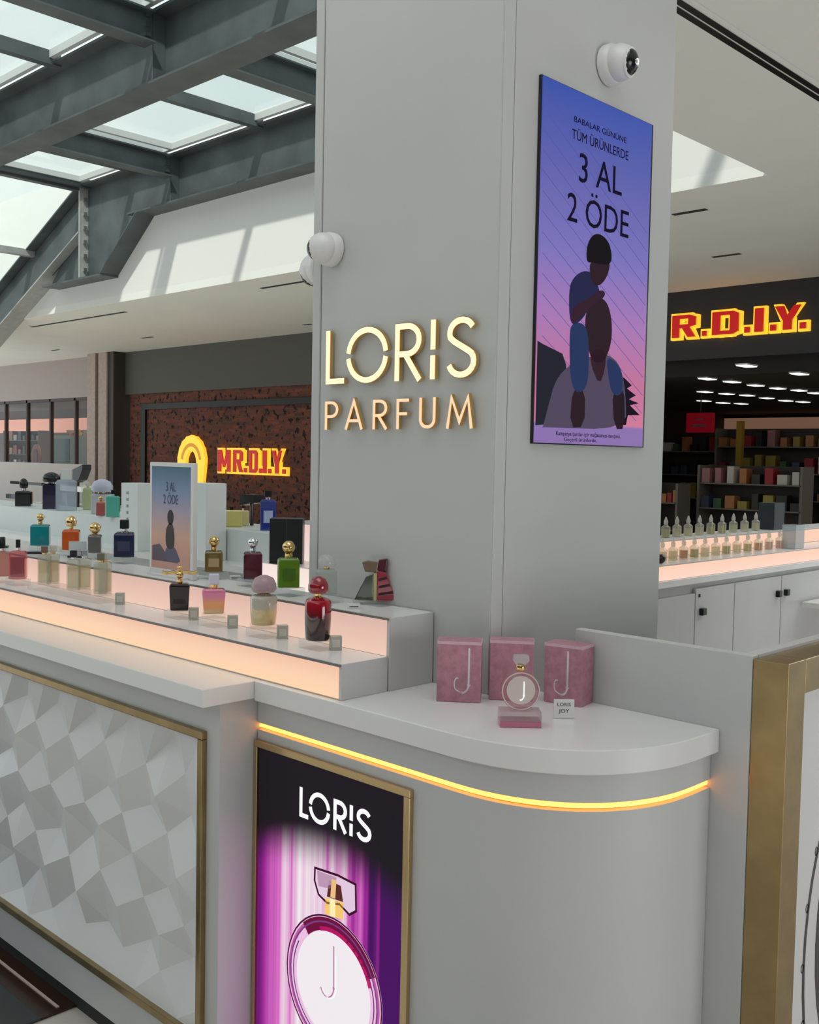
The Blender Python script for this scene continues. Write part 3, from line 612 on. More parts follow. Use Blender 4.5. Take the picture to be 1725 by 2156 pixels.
# ------------------------------------------------------------------ bottles
def plinth(zt, px, py, lbl, w=.075, d=.055, h=.022, rz=0.):
    p = at(px, py, 'z', zt+h); o = obj('acrylic_block', bx(-w/2, w/2, -d/2, d/2, 0, h), ACRYL, None, loc=(p[0], p[1], zt+.0002), rz=rz, bevel=.001)
    tag(o, lbl, 'display block', None); return p
def bottle(name, lbl, loc, rz, w, d, h, bm, cap, capm, kind='box', taper=1., neck=.012, foot=None, liquid=None, group=None, label=None, cs=1.):
    t = thing(name, lbl, 'perfume bottle', loc, rz, group); z0 = 0
    if foot:
        obj('glass_foot', bx(-w/2, w/2, -d/2, d/2, 0, foot), CLEAR, t, bevel=.002); z0 = foot
    if kind == 'box':
        mb = MB(); a, c = w/2, d/2; k = taper
        mb.add([(-a*k, -c*k, z0), (a*k, -c*k, z0), (a*k, c*k, z0), (-a*k, c*k, z0), (-a, -c, h*.93), (a, -c, h*.93), (a, c, h*.93), (-a, c, h*.93), (-a*.82, -c*.82, h), (a*.82, -c*.82, h), (a*.82, c*.82, h), (-a*.82, c*.82, h)],
               [(0, 3, 2, 1), (0, 1, 5, 4), (1, 2, 6, 5), (2, 3, 7, 6), (3, 0, 4, 7), (4, 5, 9, 8), (5, 6, 10, 9), (6, 7, 11, 10), (7, 4, 8, 11), (8, 9, 10, 11)])
        B_ = obj('bottle_body', mb, bm, t, bevel=.003)
        if liquid:
            q = .84; obj('perfume', bx(-a*q, a*q, -c*q*.9, c*q*.9, z0+.006, h*.78), liquid, B_, bevel=.002)
    elif kind == 'round':
        r = w/2; B_ = obj('bottle_body', MB().lathe([(r*.9, z0), (r*.98, z0+.006), (r, h*.4), (r*.9, h*.75), (r*.62, h*.95), (r*.45, h)], seg=24), bm, t, smooth=True)
        if liquid: obj('perfume', MB().lathe([(r*.8, z0+.006), (r*.86, h*.4), (r*.8, h*.6)], seg=20), liquid, B_, smooth=True)
    elif kind == 'cyl':
        r = w/2; B_ = obj('bottle_body', MB().lathe([(r*.86, z0), (r*.92, z0+.004), (r, h*.5), (r, h*.86), (r*.9, h*.94), (r*.4, h)], seg=28), bm, t, smooth=True)
        if liquid: obj('perfume', MB().lathe([(r*.84, z0+.004), (r*.9, h*.45), (r*.9, h*.5)], seg=24), liquid, B_, smooth=True)
    if label: obj('front_label', bx(-w*.3, w*.3, -d/2*taper-.0012, -d/2*taper, h*.25, h*.65), label, B_)
    z = h; r = w*.16*cs
    if neck: obj('neck', MB().lathe([(r*.9, z), (r, z+.002), (r, z+neck), (r*.8, z+neck)], seg=16), SILVER if capm in (SILVER, BLACK) else GOLDP, t, smooth=True); z += neck
    if cap == 'ball': obj('cap', MB().ball((0, 0, z+w*.26*cs), w*.27*cs, 18), capm, t, smooth=True)
    elif cap == 'dome': obj('cap', MB().lathe([(w*.34*cs, z), (w*.40*cs, z+w*.1), (w*.40*cs, z+w*.3), (w*.3*cs, z+w*.52), (w*.12*cs, z+w*.62), (.001, z+w*.64)], seg=20), capm, t, smooth=True)
    elif cap == 'cube': obj('cap', bx(-w*.22*cs, w*.22*cs, -w*.18*cs, w*.18*cs, z, z+w*.45*cs), capm, t, bevel=.002)
    elif cap == 'rod': obj('cap', MB().lathe([(r, z), (r, z+.028*cs), (r*.8, z+.03*cs)], seg=14), capm, t, smooth=True)
    elif cap == 'bird':   # ornate stopper with two swept wings
        mb = MB().ball((0, 0, z+.012), .011, 14)
        for s_ in (-1, 1): mb.tube([(0, 0, z+.012), (s_*.018, 0, z+.02), (s_*.036, 0, z+.016), (s_*.048, 0, z+.02)], .005, 8)
        mb.ball((0, 0, z+.03), .008, 12); obj('cap', mb, capm, t, smooth=True)
    elif cap == 'crown':
        mb = MB(); mb.lathe([(w*.2, z), (w*.3, z+.01), (w*.24, z+.02), (w*.05, z+.03)], seg=10)
        obj('cap', mb, capm, t)
    elif cap == 'knot':
        mb = MB().ball((-.008, 0, z+.01), .011, 12); mb.ball((.01, 0, z+.016), .012, 12); mb.ball((0, 0, z+.03), .008, 12); obj('cap', mb, capm, t, smooth=True)
    return t
gl = lambda n, rgb, **k: paint(n, rgb, .12, coat=1., **k)
R60 = math.radians(55)
F1, F2 = 1.1613, 1.2513
def grad(name, stops, lo, hi):
    """glass holding layers of coloured perfume: colour changes with height in the bottle"""
    m = paint(name, (128, 128, 128), .12, coat=1.); t = m.node_tree; x = t.nodes.new('ShaderNodeTexCoord'); q = t.nodes.new('ShaderNodeSeparateXYZ'); t.links.new(x.outputs['Object'], q.inputs[0])
    mr = t.nodes.new('ShaderNodeMapRange'); mr.inputs[1].default_value = lo; mr.inputs[2].default_value = hi; t.links.new(q.outputs[2], mr.inputs[0])
    r = t.nodes.new('ShaderNodeValToRGB'); t.links.new(mr.outputs[0], r.inputs[0]); t.links.new(r.outputs[0], t.nodes['Principled BSDF'].inputs['Base Color']); e = r.color_ramp.elements
    e[0].position, e[0].color = stops[0][0], (*srgb(*stops[0][1]), 1); e[1].position, e[1].color = stops[-1][0], (*srgb(*stops[-1][1]), 1)
    for p_, c in stops[1:-1]: k = e.new(p_); k.color = (*srgb(*c), 1)
    return m
REDG = grad('red_black_glass', [(0, (30, 6, 10)), (.5, (50, 6, 14)), (.8, (150, 10, 30)), (1, (170, 20, 40))], 0, .1)
PINKG = grad('pink_orange_glass', [(0, (225, 200, 160)), (.25, (240, 160, 90)), (.45, (240, 160, 100)), (.65, (232, 130, 165)), (1, (225, 120, 165))], .012, .08)
CREAMG = grad('cream_layer_glass', [(0, (215, 190, 135)), (.45, (215, 190, 140)), (.52, (196, 188, 170)), (1, (190, 184, 172))], .01, .09)
# lower step
p = plinth(F1, 378, 1284, 'clear block under the dark brown bottle'); bottle('perfume_bottle', 'dark brown square bottle with gold winged stopper on the lower step', p, R60, .056, .042, .075, paint('dark_brown_glass', (26, 13, 13), .12, coat=.25), 'bird', GOLDP, taper=.88, label=mat('dark_label', (.03, .02, .02), .3))
p = plinth(F1, 450, 1300, 'clear block under the pink and orange bottle'); b1 = bottle('perfume_bottle', 'pink and orange clear bottle with white ribbon cap on the lower step', p, R60, .062, .04, .078, PINKG, 'cube', paint('lilac_cap', (215, 215, 235), .2), taper=.85, foot=.012)
p = plinth(F1, 555, 1322, 'clear block under the frosted dome cap bottle'); bottle('perfume_bottle', 'frosted cream round bottle with big mauve dome cap on the lower step', p, R60, .068, .05, .088, CREAMG, 'dome', paint('mauve_cap', (176, 150, 158), .25), kind='cyl', neck=.004, foot=.01, cs=1.15)
p = plinth(F1, 669, 1346, 'clear block under the deep red bottle'); bottle('perfume_bottle', 'tall deep red round bottle with red stopper nearest the column corner', p, R60, .064, .05, .102, REDG, 'dome', gl('red_stopper', (140, 14, 30)), kind='cyl', neck=.010, cs=.95)
# small clear price cubes beside them
pc = [(408, 1292, 'beside the dark brown bottle'), (490, 1308, 'beside the pink and orange bottle'), (595, 1334, 'beside the frosted dome cap bottle'), (707, 1356, 'beside the deep red bottle'), (253, 1258, 'at the end of the clear bottle row')]
CUBE = glass('smoky_clear', (.8, .81, .77), haze=.8, hazecol=(.50, .52, .45))
for x, y, w in pc:
    q = at(x, y, 'y', 1.64); q[2] = F1; t = thing('price_cube', 'small clear acrylic price cube %s' % w, 'price tag', q, R60)
    obj('cube', bx(-.014, .014, -.010, .010, 0, .034), CUBE, t, bevel=.001); obj('paper', bx(-.009, .009, -.0106, -.0101, .008, .026), paint('tag_paper', (200, 200, 190), .6), t)
# left cluster on the lower step
p = plinth(F1, 5, 1212, 'clear block at the far left of the lower step'); bottle('perfume_bottle', 'rosy beige slim bottle with black cap at the left edge', p, R60, .05, .04, .085, glass('rosy', (.85, .65, .6), haze=.5, hazecol=srgb(200, 150, 140)), 'rod', BLACK, cs=1.3)
p = plinth(F1, 38, 1218, 'clear block under the half red bottle'); bottle('perfume_bottle', 'pink bottle holding dark red perfume with black cap, left end of row', p, R60, .055, .042, .095, glass('pinkish', (.95, .6, .6), haze=.35, hazecol=srgb(220, 130, 140)), 'rod', BLACK, liquid=gl('dark_red_perfume', (120, 8, 22)), cs=.9)
cl_l = [('clear tall tester bottle with brown inner, beside the red one', 92, 1228, paint('umber_cap', (120, 95, 85), .3)), ('clear slim bottle holding pale yellow perfume behind brown one', 112, 1226, FROST),
        ('clear tester bottle with square black cap', 155, 1240, BLACK), ('clear tester bottle with pale silver cap in the clear row', 180, 1238, SILVER),
        ('clear tester bottle with grey green cap near the row end', 212, 1248, paint('olive_cap', (110, 110, 90), .3)), ('clear tester bottle with frosted cap, last of the clear row', 232, 1246, FROST)]
PALE = mat('pale_perfume', srgb(222, 214, 180), .2)
PALE = glass('pale_perfume_glass', (.93, .9, .76), haze=.35, hazecol=srgb(225, 215, 185))
ta, tb = at(78, 1226, 'z', F1+.022), at(250, 1252, 'z', F1+.022)
tag(obj('acrylic_tray', bx(ta[0]-.02, tb[0]+.01, 1.585, 1.665, F1+.0002, F1+.022), ACRYL, None, bevel=.001), 'long clear acrylic tray under the row of clear tester bottles', 'display block')
for s_, x, y, cm_ in cl_l:
    q = at(x, y+2, 'z', F1+.0222); q[1] = min(max(q[1], 1.605), 1.645); bottle('perfume_bottle', s_, q, R60, .040, .028, .098, glass('bottle_clear', (.9, .91, .86), haze=.2, hazecol=(.8, .78, .68)), 'cube', cm_, liquid=PALE, neck=.006, cs=1.2)
# upper step
p = plinth(F2, 450, 1203, 'clear block under the olive gold bottle'); bottle('perfume_bottle', 'olive gold square bottle with gold knotted cap on the upper step', p, R60, .052, .042, .062, gl('olive_glass', (120, 100, 40)), 'ball', GOLDP, label=paint('sand_label', (190, 160, 120), .4), cs=1.15)
p = plinth(F2, 532, 1218, 'clear block under the maroon bottle'); bottle('perfume_bottle', 'maroon square bottle with silver ring cap on the upper step', p, R60, .052, .042, .075, gl('maroon_glass', (82, 14, 36)), 'ball', SILVER, cs=1.05)
p = plinth(F2, 607, 1236, 'clear block under the green bottle'); bottle('perfume_bottle', 'bright green square bottle with gold knotted cap on the upper step', p, R60, .056, .042, .078, gl('green_glass', (92, 135, 30)), 'ball', GOLDP, cs=1.12, label=mat('green_label', srgb(70, 110, 25), .3))
p = plinth(F2, 687, 1249, 'clear block under the clear domed bottle'); bottle('perfume_bottle', 'clear glass bottle with tall crystal dome cap behind the red bottle', p, R60, .05, .042, .062, glass('grey_clear', (.85, .88, .86), haze=.3, hazecol=(.6, .64, .6)), 'dome', glass('crystal', (.85, .87, .88), haze=.25), neck=.006, cs=1.1)
# triangular bottle: olive half and red half
p = plinth(F2, 790, 1262, 'clear block under the triangular bottle', w=.1, d=.06, h=.012)
t = thing('perfume_bottle', 'triangular bottle with olive left half and red patterned right half', 'perfume bottle', p, math.radians(45))
obj('left_half', MB().prism([(-.052, 0), (-.004, 0), (-.004, .066), (-.024, .058)], 'y', -.016, .016), gl('dark_olive_glass', (62, 66, 42)), t, bevel=.002)
obj('divider', bx(-.004, .004, -.017, .017, 0, .068), paint('pale_gold_line', (190, 180, 130), .3), t)
obj('right_half', MB().prism([(.004, 0), (.054, 0), (.026, .07), (.004, .074)], 'y', -.016, .016), gl('crimson_glass', (160, 20, 50)), t, bevel=.002)
for k in range(3): obj('stripe', MB().prism([(.008, .012+.018*k), (.046-.008*k, .018+.018*k), (.043-.008*k, .024+.018*k), (.008, .018+.018*k)], 'y', -.0175, -.016), paint('stripe_dark', (60, 10, 28), .3), t)
obj('cap', MB().prism([(-.026, .07), (.002, .07), (.006, .094), (-.02, .098), (-.034, .094)], 'y', -.012, .012), paint('taupe_cap', (120, 100, 80), .25), t, bevel=.002)
obj('cap', MB().prism([(.004, .075), (.026, .072), (.03, .104), (.008, .1)], 'y', -.012, .012), paint('wine_cap', (80, 12, 30), .2), t, bevel=.002)
tg = [(745, 1281, 'under the triangular bottle'), (668, 1240, 'behind the deep red bottle'), (495, 1220, 'between olive and maroon bottles'), (845, 1272, 'at the column end of the upper step')]
for x, y, w in tg:
    q = at(x, y, 'z', F2); t = thing('price_card', 'small white price card %s' % w, 'price tag', q, R60)
    obj('card', bx(-.016, .016, -.004, .004, 0, .012), PANELW if x != 845 else CUBE, t, bevel=.001); obj('print_lines', bx(-.011, .011, -.0046, -.004, .004, .006), DARK, t)
# left cluster on the upper step
p = plinth(F2, 85, 1148, 'clear block under the turquoise bottle'); bottle('perfume_bottle', 'turquoise bottle with pale gold cap on the upper step', p, R60, .066, .045, .078, gl('turquoise_glass', (0, 140, 150)), 'ball', GOLDP, cs=.8, kind='box')
p = plinth(F2, 150, 1157, 'clear block under the bright orange bottle'); bottle('perfume_bottle', 'bright orange bottle with gold cone cap on the upper step', p, R60, .058, .045, .072, gl('orange_glass', (215, 90, 20)), 'dome', GOLDP, cs=.8)
p = plinth(F2, 200, 1163, 'clear block under the grey and gold bottle'); bottle('perfume_bottle', 'grey bottle with oversized gold round cap on the upper step', p, R60, .044, .04, .062, gl('grey_glass', (105, 105, 105)), 'ball', GOLDP, cs=1.65, neck=.004)
p = plinth(F2, 262, 1172, 'clear block under the navy blue bottle'); bottle('perfume_bottle', 'navy blue square bottle with framed label and black cap', p, R60, .066, .05, .082, gl('navy_glass', (28, 32, 72)), 'cube', BLACK, label=paint('navy_label', (60, 64, 96), .3))
q = at(225, 1170, 'z', F2); q[1] = 1.79; t = thing('price_card', 'square pale price card on black easel between grey and navy bottles', 'price tag', q, R60)
obj('card', bx(-.03, .03, -.002, .002, .006, .056), paint('pale_card', (205, 212, 215), .4), t); obj('easel', bx(-.034, .034, -.008, .012, 0, .006), BLACK, t); obj('print_lines', bx(-.02, .02, -.0028, -.002, .02, .024), paint('faint_ink', (170, 175, 180), .5), t)
for x, y, w, wd_ in [(118, 1147, 'dark green base plate beside the turquoise bottle', .03), (175, 1160, 'black base plate beside the orange bottle', .035)]:
    q = at(x, y, 'z', F2); q[1] = 1.74; tag(obj('base_plate', bx(-wd_, wd_, -.015, .015, 0, .007), BLACK if 'black' in w else paint('bottle_green', (20, 70, 55), .2), None, loc=q, rz=R60, bevel=.001), w, 'display stand')

# poster stand between the bottles, white gift boxes behind
q = at(362, 1214, 'z', F2); px0 = at(320, 1100, 'y', q[1])[0]; px1 = at(411, 1100, 'y', q[1])[0]; hz = at(362, 974, 'y', q[1])[2]-F2
ps = thing('poster_stand', 'white framed table poster with evening sky and dark figure on the upper step', 'poster stand', ((px0+px1)/2, q[1], F2)); hw = (px1-px0)/2
obj('frame', bx(-hw, hw, -.008, .008, 0, hz), PANELW, ps, bevel=.002); obj('foot', bx(-hw*.8, hw*.8, -.03, .03, 0, .006), PANELW, ps)
SKY2 = mat('poster_print', (.5, .5, .5), .35)
t_ = SKY2.node_tree; x = t_.nodes.new('ShaderNodeTexCoord'); s = t_.nodes.new('ShaderNodeSeparateXYZ'); t_.links.new(x.outputs['Object'], s.inputs[0]); mr = t_.nodes.new('ShaderNodeMapRange'); mr.inputs[2].default_value = hz
t_.links.new(s.outputs[2], mr.inputs[0]); r = t_.nodes.new('ShaderNodeValToRGB'); t_.links.new(mr.outputs[0], r.inputs[0]); t_.links.new(r.outputs[0], t_.nodes['Principled BSDF'].inputs['Base Color'])
e = r.color_ramp.elements; e[0].position = .05; e[0].color = (*srgb(200, 150, 135), 1); e[1].position = .97; e[1].color = (*srgb(75, 115, 135), 1)
for pz, c in ((.35, (215, 170, 150)), (.55, (180, 165, 180)), (.75, (130, 150, 185))):
    k = e.new(pz); k.color = (*srgb(*c), 1)
obj('print', bx(-hw+.012, hw-.012, -.0085, -.008, .022, hz-.012), SKY2, ps)
FS = (Vector((0, -.0085, 0)), Vector((1, 0, 0)), Vector((0, 0, 1)), Vector((0, -1, 0)))
def fg(name, pts, rgb, k=1): flat(name, [(a*hw, c*hz) for a, c in pts], paint('poster_'+name, rgb, .4), FS, .0003*k, .0003*k+.0003, ps)
fg('hills', [(-.85, .13), (-.85, .26), (-.5, .28), (-.2, .2), (.1, .14), (.4, .13)], (96, 84, 96))
fg('figure_legs', smoothpts([(-.28, .13), (.5, .13), (.35, .2), (.2, .27), (-.2, .27)], 2), (88, 88, 112), 2)
fg('figure_body', smoothpts([(-.2, .25), (-.22, .4), (-.08, .47), (.1, .47), (.2, .36), (.16, .24)], 2), (50, 42, 38), 3)
fg('figure_head', smoothpts([(-.11, .47), (-.15, .55), (0, .6), (.15, .55), (.11, .47), (0, .455)], 2), (22, 20, 24), 3)
PO = (Vector((ps.location.x, ps.location.y-.0085, F2)), Vector((1, 0, 0)), Vector((0, 0, 1)), Vector((0, -1, 0)))
ink2 = paint('poster_ink', (70, 85, 120), .5)
font('poster_text', '3 AL', .04, ink2, PO, 0, hz*.75, .0004, .0006, ps, 0, .7, 'CENTER'); font('poster_text', '2 ÖDE', .04, ink2, PO, 0, hz*.64, .0004, .0006, ps, 0, .7, 'CENTER')

# ------------------------------------------------------------------ rear run of the kiosk (behind the column)
BY = 3.05
br_ = thing('rear_display', 'pale display block at the back of the kiosk behind the bottles', 'display riser')
obj('block', bx(-9.4, -3.86, BY, BY+.35, .0, 1.255), paint('pale_block', (226, 232, 230), .35), br_, bevel=.003)
obj('low_step', bx(-3.86, -3.2, BY-.1, BY+.35, 0, 1.13), WHITE, br_, bevel=.003)
obj('lit_face', bx(-3.855, -3.3, BY+.1, BY+.11, 1.13, 1.30), ramp_emit('rear_glow', [(0, srgb(255, 238, 228)), (1, srgb(238, 205, 198))], 2, 1.05, 1.3, .95), br_)
obj('lit_cap', bx(-3.858, -3.3, BY+.1, BY+.35, 1.30, 1.31), WHITE, br_)
obj('lit_front', bx(-3.855, -3.2, BY-.103, BY-.1, .95, 1.125), MATS['rear_glow'], br_)
def on_rear(px, py, y=BY+.1): q = at(px, py, 'y', y); return (q[0], y, 1.2555)
SC = 1.0
p = at(608, 1163, 'y', BY-.03); t = thing('gift_box', 'tall black open gift box on the lit rear step behind the green bottle', 'box', (p[0], BY-.04, 1.131), math.radians(45))
obj('shell', bx(-.075, .075, -.05, .05, 0, .205), paint('black_card', (26, 32, 30), .4), t, bevel=.002); obj('fold', bx(-.001, .001, -.051, -.05, 0, .205), paint('fold_grey', (70, 78, 74), .4), t)
bottle('perfume_bottle', 'blue and white bottle with black cap on the rear block', on_rear(564, 1115), R60, .075, .05, .15, gl('royal_blue_glass', (40, 60, 150)), 'cube', BLACK, label=paint('ice_label', (185, 200, 235), .3))
bottle('perfume_bottle', 'squat lemon yellow bottle on the rear block', on_rear(487, 1115), R60, .11, .05, .085, gl('lemon_glass', (225, 215, 130)), 'cube', BLACK, neck=0, cs=.4)
bottle('perfume_bottle', 'pale yellow bottle behind the lemon one, half hidden', on_rear(512, 1113, BY+.2), R60, .06, .05, .08, gl('cream_glass', (215, 205, 150)), 'cube', BLACK, neck=.01, cs=.6)
t = thing('table_lamp', 'small black angled spot between yellow and blue bottles on the rear block', 'lamp', on_rear(530, 1113, BY+.25))
obj('stem', MB().tube([(0, 0, 0), (0, 0, .12)], .01), BLACK, t); obj('shade', MB().prism([(-.07, .1), (.05, .12), (.06, .16), (-.06, .16)], 'y', -.03, .03), BLACK, t)
# rear-left bottles
bottle('perfume_bottle', 'black squat box bottle at the left of the rear block', on_rear(50, 1120), R60, .1, .07, .1, gl('black_glass', (14, 16, 18)), 'dome', BLACK, neck=.02, cs=.7)
bottle('perfume_bottle', 'purple dark bottle with broad black lid behind the turquoise one', on_rear(108, 1122), R60, .1, .06, .16, gl('plum_glass', (44, 36, 66)), 'dome', BLACK, neck=.01, cs=1.35)
bottle('perfume_bottle', 'frosted pale blue bottle with white flat lid behind the orange one', on_rear(140, 1122), R60, .12, .07, .19, glass('ice_frost', (.85, .9, .95), haze=.55, hazecol=(.62, .70, .76)), 'cube', PANELW, neck=0, cs=1.2)
bottle('perfume_bottle', 'white bottle with pale lid behind the grey bottle', on_rear(215, 1118), R60, .12, .07, .12, gl('milk_glass', (205, 208, 215)), 'dome', paint('lavender_lid', (200, 204, 222), .3), neck=.01, cs=1.3)
bottle('perfume_bottle', 'mint green bottle beside the navy one', on_rear(238, 1125, BY), R60, .075, .05, .12, gl('mint_glass', (90, 190, 170)), 'cube', BLACK, neck=.01, cs=.7)
bottle('perfume_bottle', 'coral red round bottle between grey and mint bottles', on_rear(212, 1128, BY-.0), R60, .05, .04, .08, gl('coral_glass', (190, 90, 85)), 'ball', GOLDP, neck=.006)
bottle('perfume_bottle', 'pale lime bottle at the back above the grey bottle', on_rear(185, 1105, BY+.25), R60, .06, .04, .14, gl('lime_glass', (190, 200, 150)), 'ball', FROST, neck=.006)
# white tall gift boxes either side of the poster
for a, c, lbl in ((283, 318, 'tall white gift box with dotted text left of the table poster'), (424, 463, 'tall white gift box with embossed text right of the table poster')):
    xa, xb = at(a, 1060, 'y', BY-.05)[0], at(c, 1060, 'y', BY-.05)[0]; hh = at(a, 1016, 'y', BY-.05)[2]-1.10
    t = thing('gift_box', lbl, 'box', ((xa+xb)/2, BY-.07, 1.10)); h2 = (xb-xa)/2
    obj('shell', bx(-h2, h2, -.06, .06, .0, hh), paint('box_white', (240, 244, 242), .35), t, bevel=.002)
    for k in range(7): obj('letter_mark', bx(-h2*.35, -h2*.1, -.061, -.06, .09+.035*k, .105+.035*k), paint('mark_grey', (150, 160, 155), .5), t)
# ledge carrying the gift boxes
obj('ledge', bx(-9.4, -3.9, BY-.14, BY, 1.07, 1.10), WHITE, br_)

# ------------------------------------------------------------------ pink boxes and round bottle on the curved worktop
ZC = 1.0803
PINK = mat('pink_foil_card', srgb(184, 128, 142), .35, noise=.18, nscale=60)
def pinkbox(lbl, px, py, rz, w, d, h, parts):
    q = at(px, py, 'z', ZC); t = thing('perfume_box', lbl, 'box', (q[0], q[1], ZC), rz)
    obj('carton', bx(-w/2, w/2, -d/2, d/2, 0, h), PINK, t, bevel=.0015)
    obj('lid_edge', bx(-w/2-.0004, w/2+.0004, -d/2-.0004, d/2+.0004, h-.007, h-.0005), paint('pale_pink_edge', (215, 180, 190), .4), t)
    Fb = (Vector((0, -d/2, 0)), Vector((1, 0, 0)), Vector((0, 0, 1)), Vector((0, -1, 0)))
    S = mat('silver_foil_line', (.75, .66, .69), .25, .6)
    for u0 in parts:
        mb = MB(); ribbon(mb, Fb, [(u0, h*.9), (u0, h*.3)]+arc(u0-.014, h*.3, .014, h*.14, 0, -110, 8), .0045, .0002, .0008); obj('foil_letter_j', mb, S, t)
        mb = MB(); ribbon(mb, Fb, arc(u0-.026, h*.3, .006, h*.1, 60, 250, 8)+[(u0-.012, h*.14)], .003, .0002, .0008); obj('foil_swirl', mb, S, t)
    return t
pinkbox('pink foil carton at the left with silver letter, nearest the column foot', 967, 1472, math.radians(38), .098, .060, .136, [.022])
pinkbox('pink foil carton in the middle, behind the round bottle', 1076, 1470, math.radians(38), .098, .05, .136, [])
pinkbox('pink foil carton at the right with pale side and silver letter', 1196, 1478, math.radians(10), .092, .060, .134, [.012])
q = at(1094, 1514, 'z', ZC+.012); rzb = math.radians(45)
t = thing('display_block', 'clear acrylic block with pink base holding the round bottle', 'display stand', (q[0], q[1], ZC), rzb)
obj('pink_base', bx(-.042, .042, -.024, .024, 0, .012), paint('pink_base', (200, 120, 145), .2), t, bevel=.001); obj('clear_top', bx(-.042, .042, -.024, .024, .0122, .032), glass('rosy_acrylic', (.9, .82, .83), haze=.25, hazecol=(.75, .62, .64)), t, bevel=.001)
t = thing('perfume_bottle', 'round disc glass bottle with gold collar on the clear block', 'perfume bottle', (q[0], q[1], ZC+.0324), rzb)
def vdisc(r, y0, y1, zc, seg=36, r2=0.):
    pts = arc(0, zc, r, r, 0, 360, seg)[:-1]; mb = MB()
    return mb.prism(pts, 'y', y0, y1)
obj('glass_ring', vdisc(.040, -.012, .012, .040), glass('rose_glass', (.92, .78, .80), haze=.3, hazecol=srgb(205, 150, 160)), t, smooth=True, bevel=.003)
obj('heart', vdisc(.029, -.0135, .0135, .042), mat('pearl_perfume', srgb(205, 190, 188), .15, coat=1.), t, smooth=True)
mb = MB(); Fb = (Vector((0, -.0135, 0)), Vector((1, 0, 0)), Vector((0, 0, 1)), Vector((0, -1, 0)))
ribbon(mb, Fb, [(.006, .06), (.006, .032)]+arc(0, .032, .006, .01, 0, -110, 6), .0025, .0002, .0008); obj('letter_j', mb, INKW, t)
mb = MB(); ribbon(mb, (Vector((0, -.012, 0)), Fb[1], Fb[2], Fb[3]), arc(0, .040, .0375, .0375, 0, 360, 36)[:-1], .0022, .0002, .001, True); obj('rim_line', mb, mat('silver_foil_line', 0), t)
obj('collar', MB().lathe([(.008, .079), (.0095, .081), (.0095, .091), (.008, .093)], seg=18), GOLDP, t, smooth=True)
obj('cap', MB().prism([(-.010, .093), (.010, .093), (.017, .101), (.015, .112), (-.015, .112), (-.017, .101)], 'y', -.008, .008), glass('crystal', 0), t, bevel=.001)
q = at(1187, 1513, 'z', ZC); t = thing('price_card', 'small white lettered price card before the right pink carton', 'price tag', (q[0], q[1], ZC), rzb)
obj('card', bx(-.0215, .0215, -.002, .002, 0, .041), PANELW, t, bevel=.0008)
Pq = (Vector((q[0], q[1], ZC)), Vector((math.cos(rzb), math.sin(rzb), 0)), Vector((0, 0, 1)), Vector((math.sin(rzb), -math.cos(rzb), 0)))
font('card_text', 'LORIS', .010, DARK, Pq, -.014, .027, .0003, .0021, t, width=.028); font('card_text', 'JOY', .011, DARK, Pq, -.011, .013, .0003, .0021, t, width=.022)

# ------------------------------------------------------------------ right interior run: cabinets, lit steps and samples
RX = -2.495
cb = thing('cabinet_run', 'grey cabinet run inside the kiosk beyond the low wall with dark knobs', 'cabinet')
obj('carcass', bx(RX-.6, RX-.02, 3.2, 8.2, 0, 1.04), GREY, cb); obj('countertop', bx(RX-.6, RX+.01, 3.2, 8.2, 1.04, 1.072), WHITE, cb, bevel=.002)
ys = [3.9, 4.2+.37, at(1547, 1260, 'x', RX)[1], at(1645, 1260, 'x', RX)[1], 6.3, 6.9]
for k in range(5):
    d_ = obj('door', bx(RX-.018, RX, ys[k]+.004, ys[k+1]-.004, .1, 1.012 if k else .99), GREY, cb, bevel=.002)
    ky = {0: ys[0]+.33, 1: ys[1]+.06, 2: ys[3]-.05, 3: ys[3]+.05, 4: ys[4]+.1}[k]; kz = .92 if k != 1 else .90
    if k: obj('knob', bx(RX, RX+.022, ky-.02, ky+.02, kz-.02, kz+.015), paint('dark_knob', (40, 44, 44), .3, metal=.6), d_, bevel=.004)
    if k == 1: obj('keyhole', bx(RX, RX+.004, ky-.03, ky-.018, kz+.07, kz+.085), DARK, d_)
r1 = thing('lit_riser', 'warm lit display step along the interior cabinet top', 'display riser')
obj('body', bx(RX-.2, RX-.003, 3.2, 8.2, 1.0725, 1.145), GREY, r1); obj('lit_face', bx(RX-.003, RX, 3.9, 8.2, 1.074, 1.14), ramp_emit('glow_right', [(0, srgb(252, 216, 198)), (1, srgb(252, 206, 180))], 2, 1.07, 1.14, 1.), r1)
obj('top', bx(RX-.2, RX, 3.2, 8.2, 1.145, 1.147), WHITE, r1)
r2 = thing('lit_riser', 'upper lit display step behind the sample bottles on the cabinets', 'display riser')
obj('body', bx(RX-.4, RX-.203, 3.2, 8.2, 1.0725, 1.232), GREY, r2); obj('lit_face', bx(RX-.203, RX-.2005, 3.9, 8.2, 1.15, 1.225), MATS['glow_right'], r2); obj('top', bx(RX-.4, RX-.2, 3.2, 8.2, 1.232, 1.234), WHITE, r2)
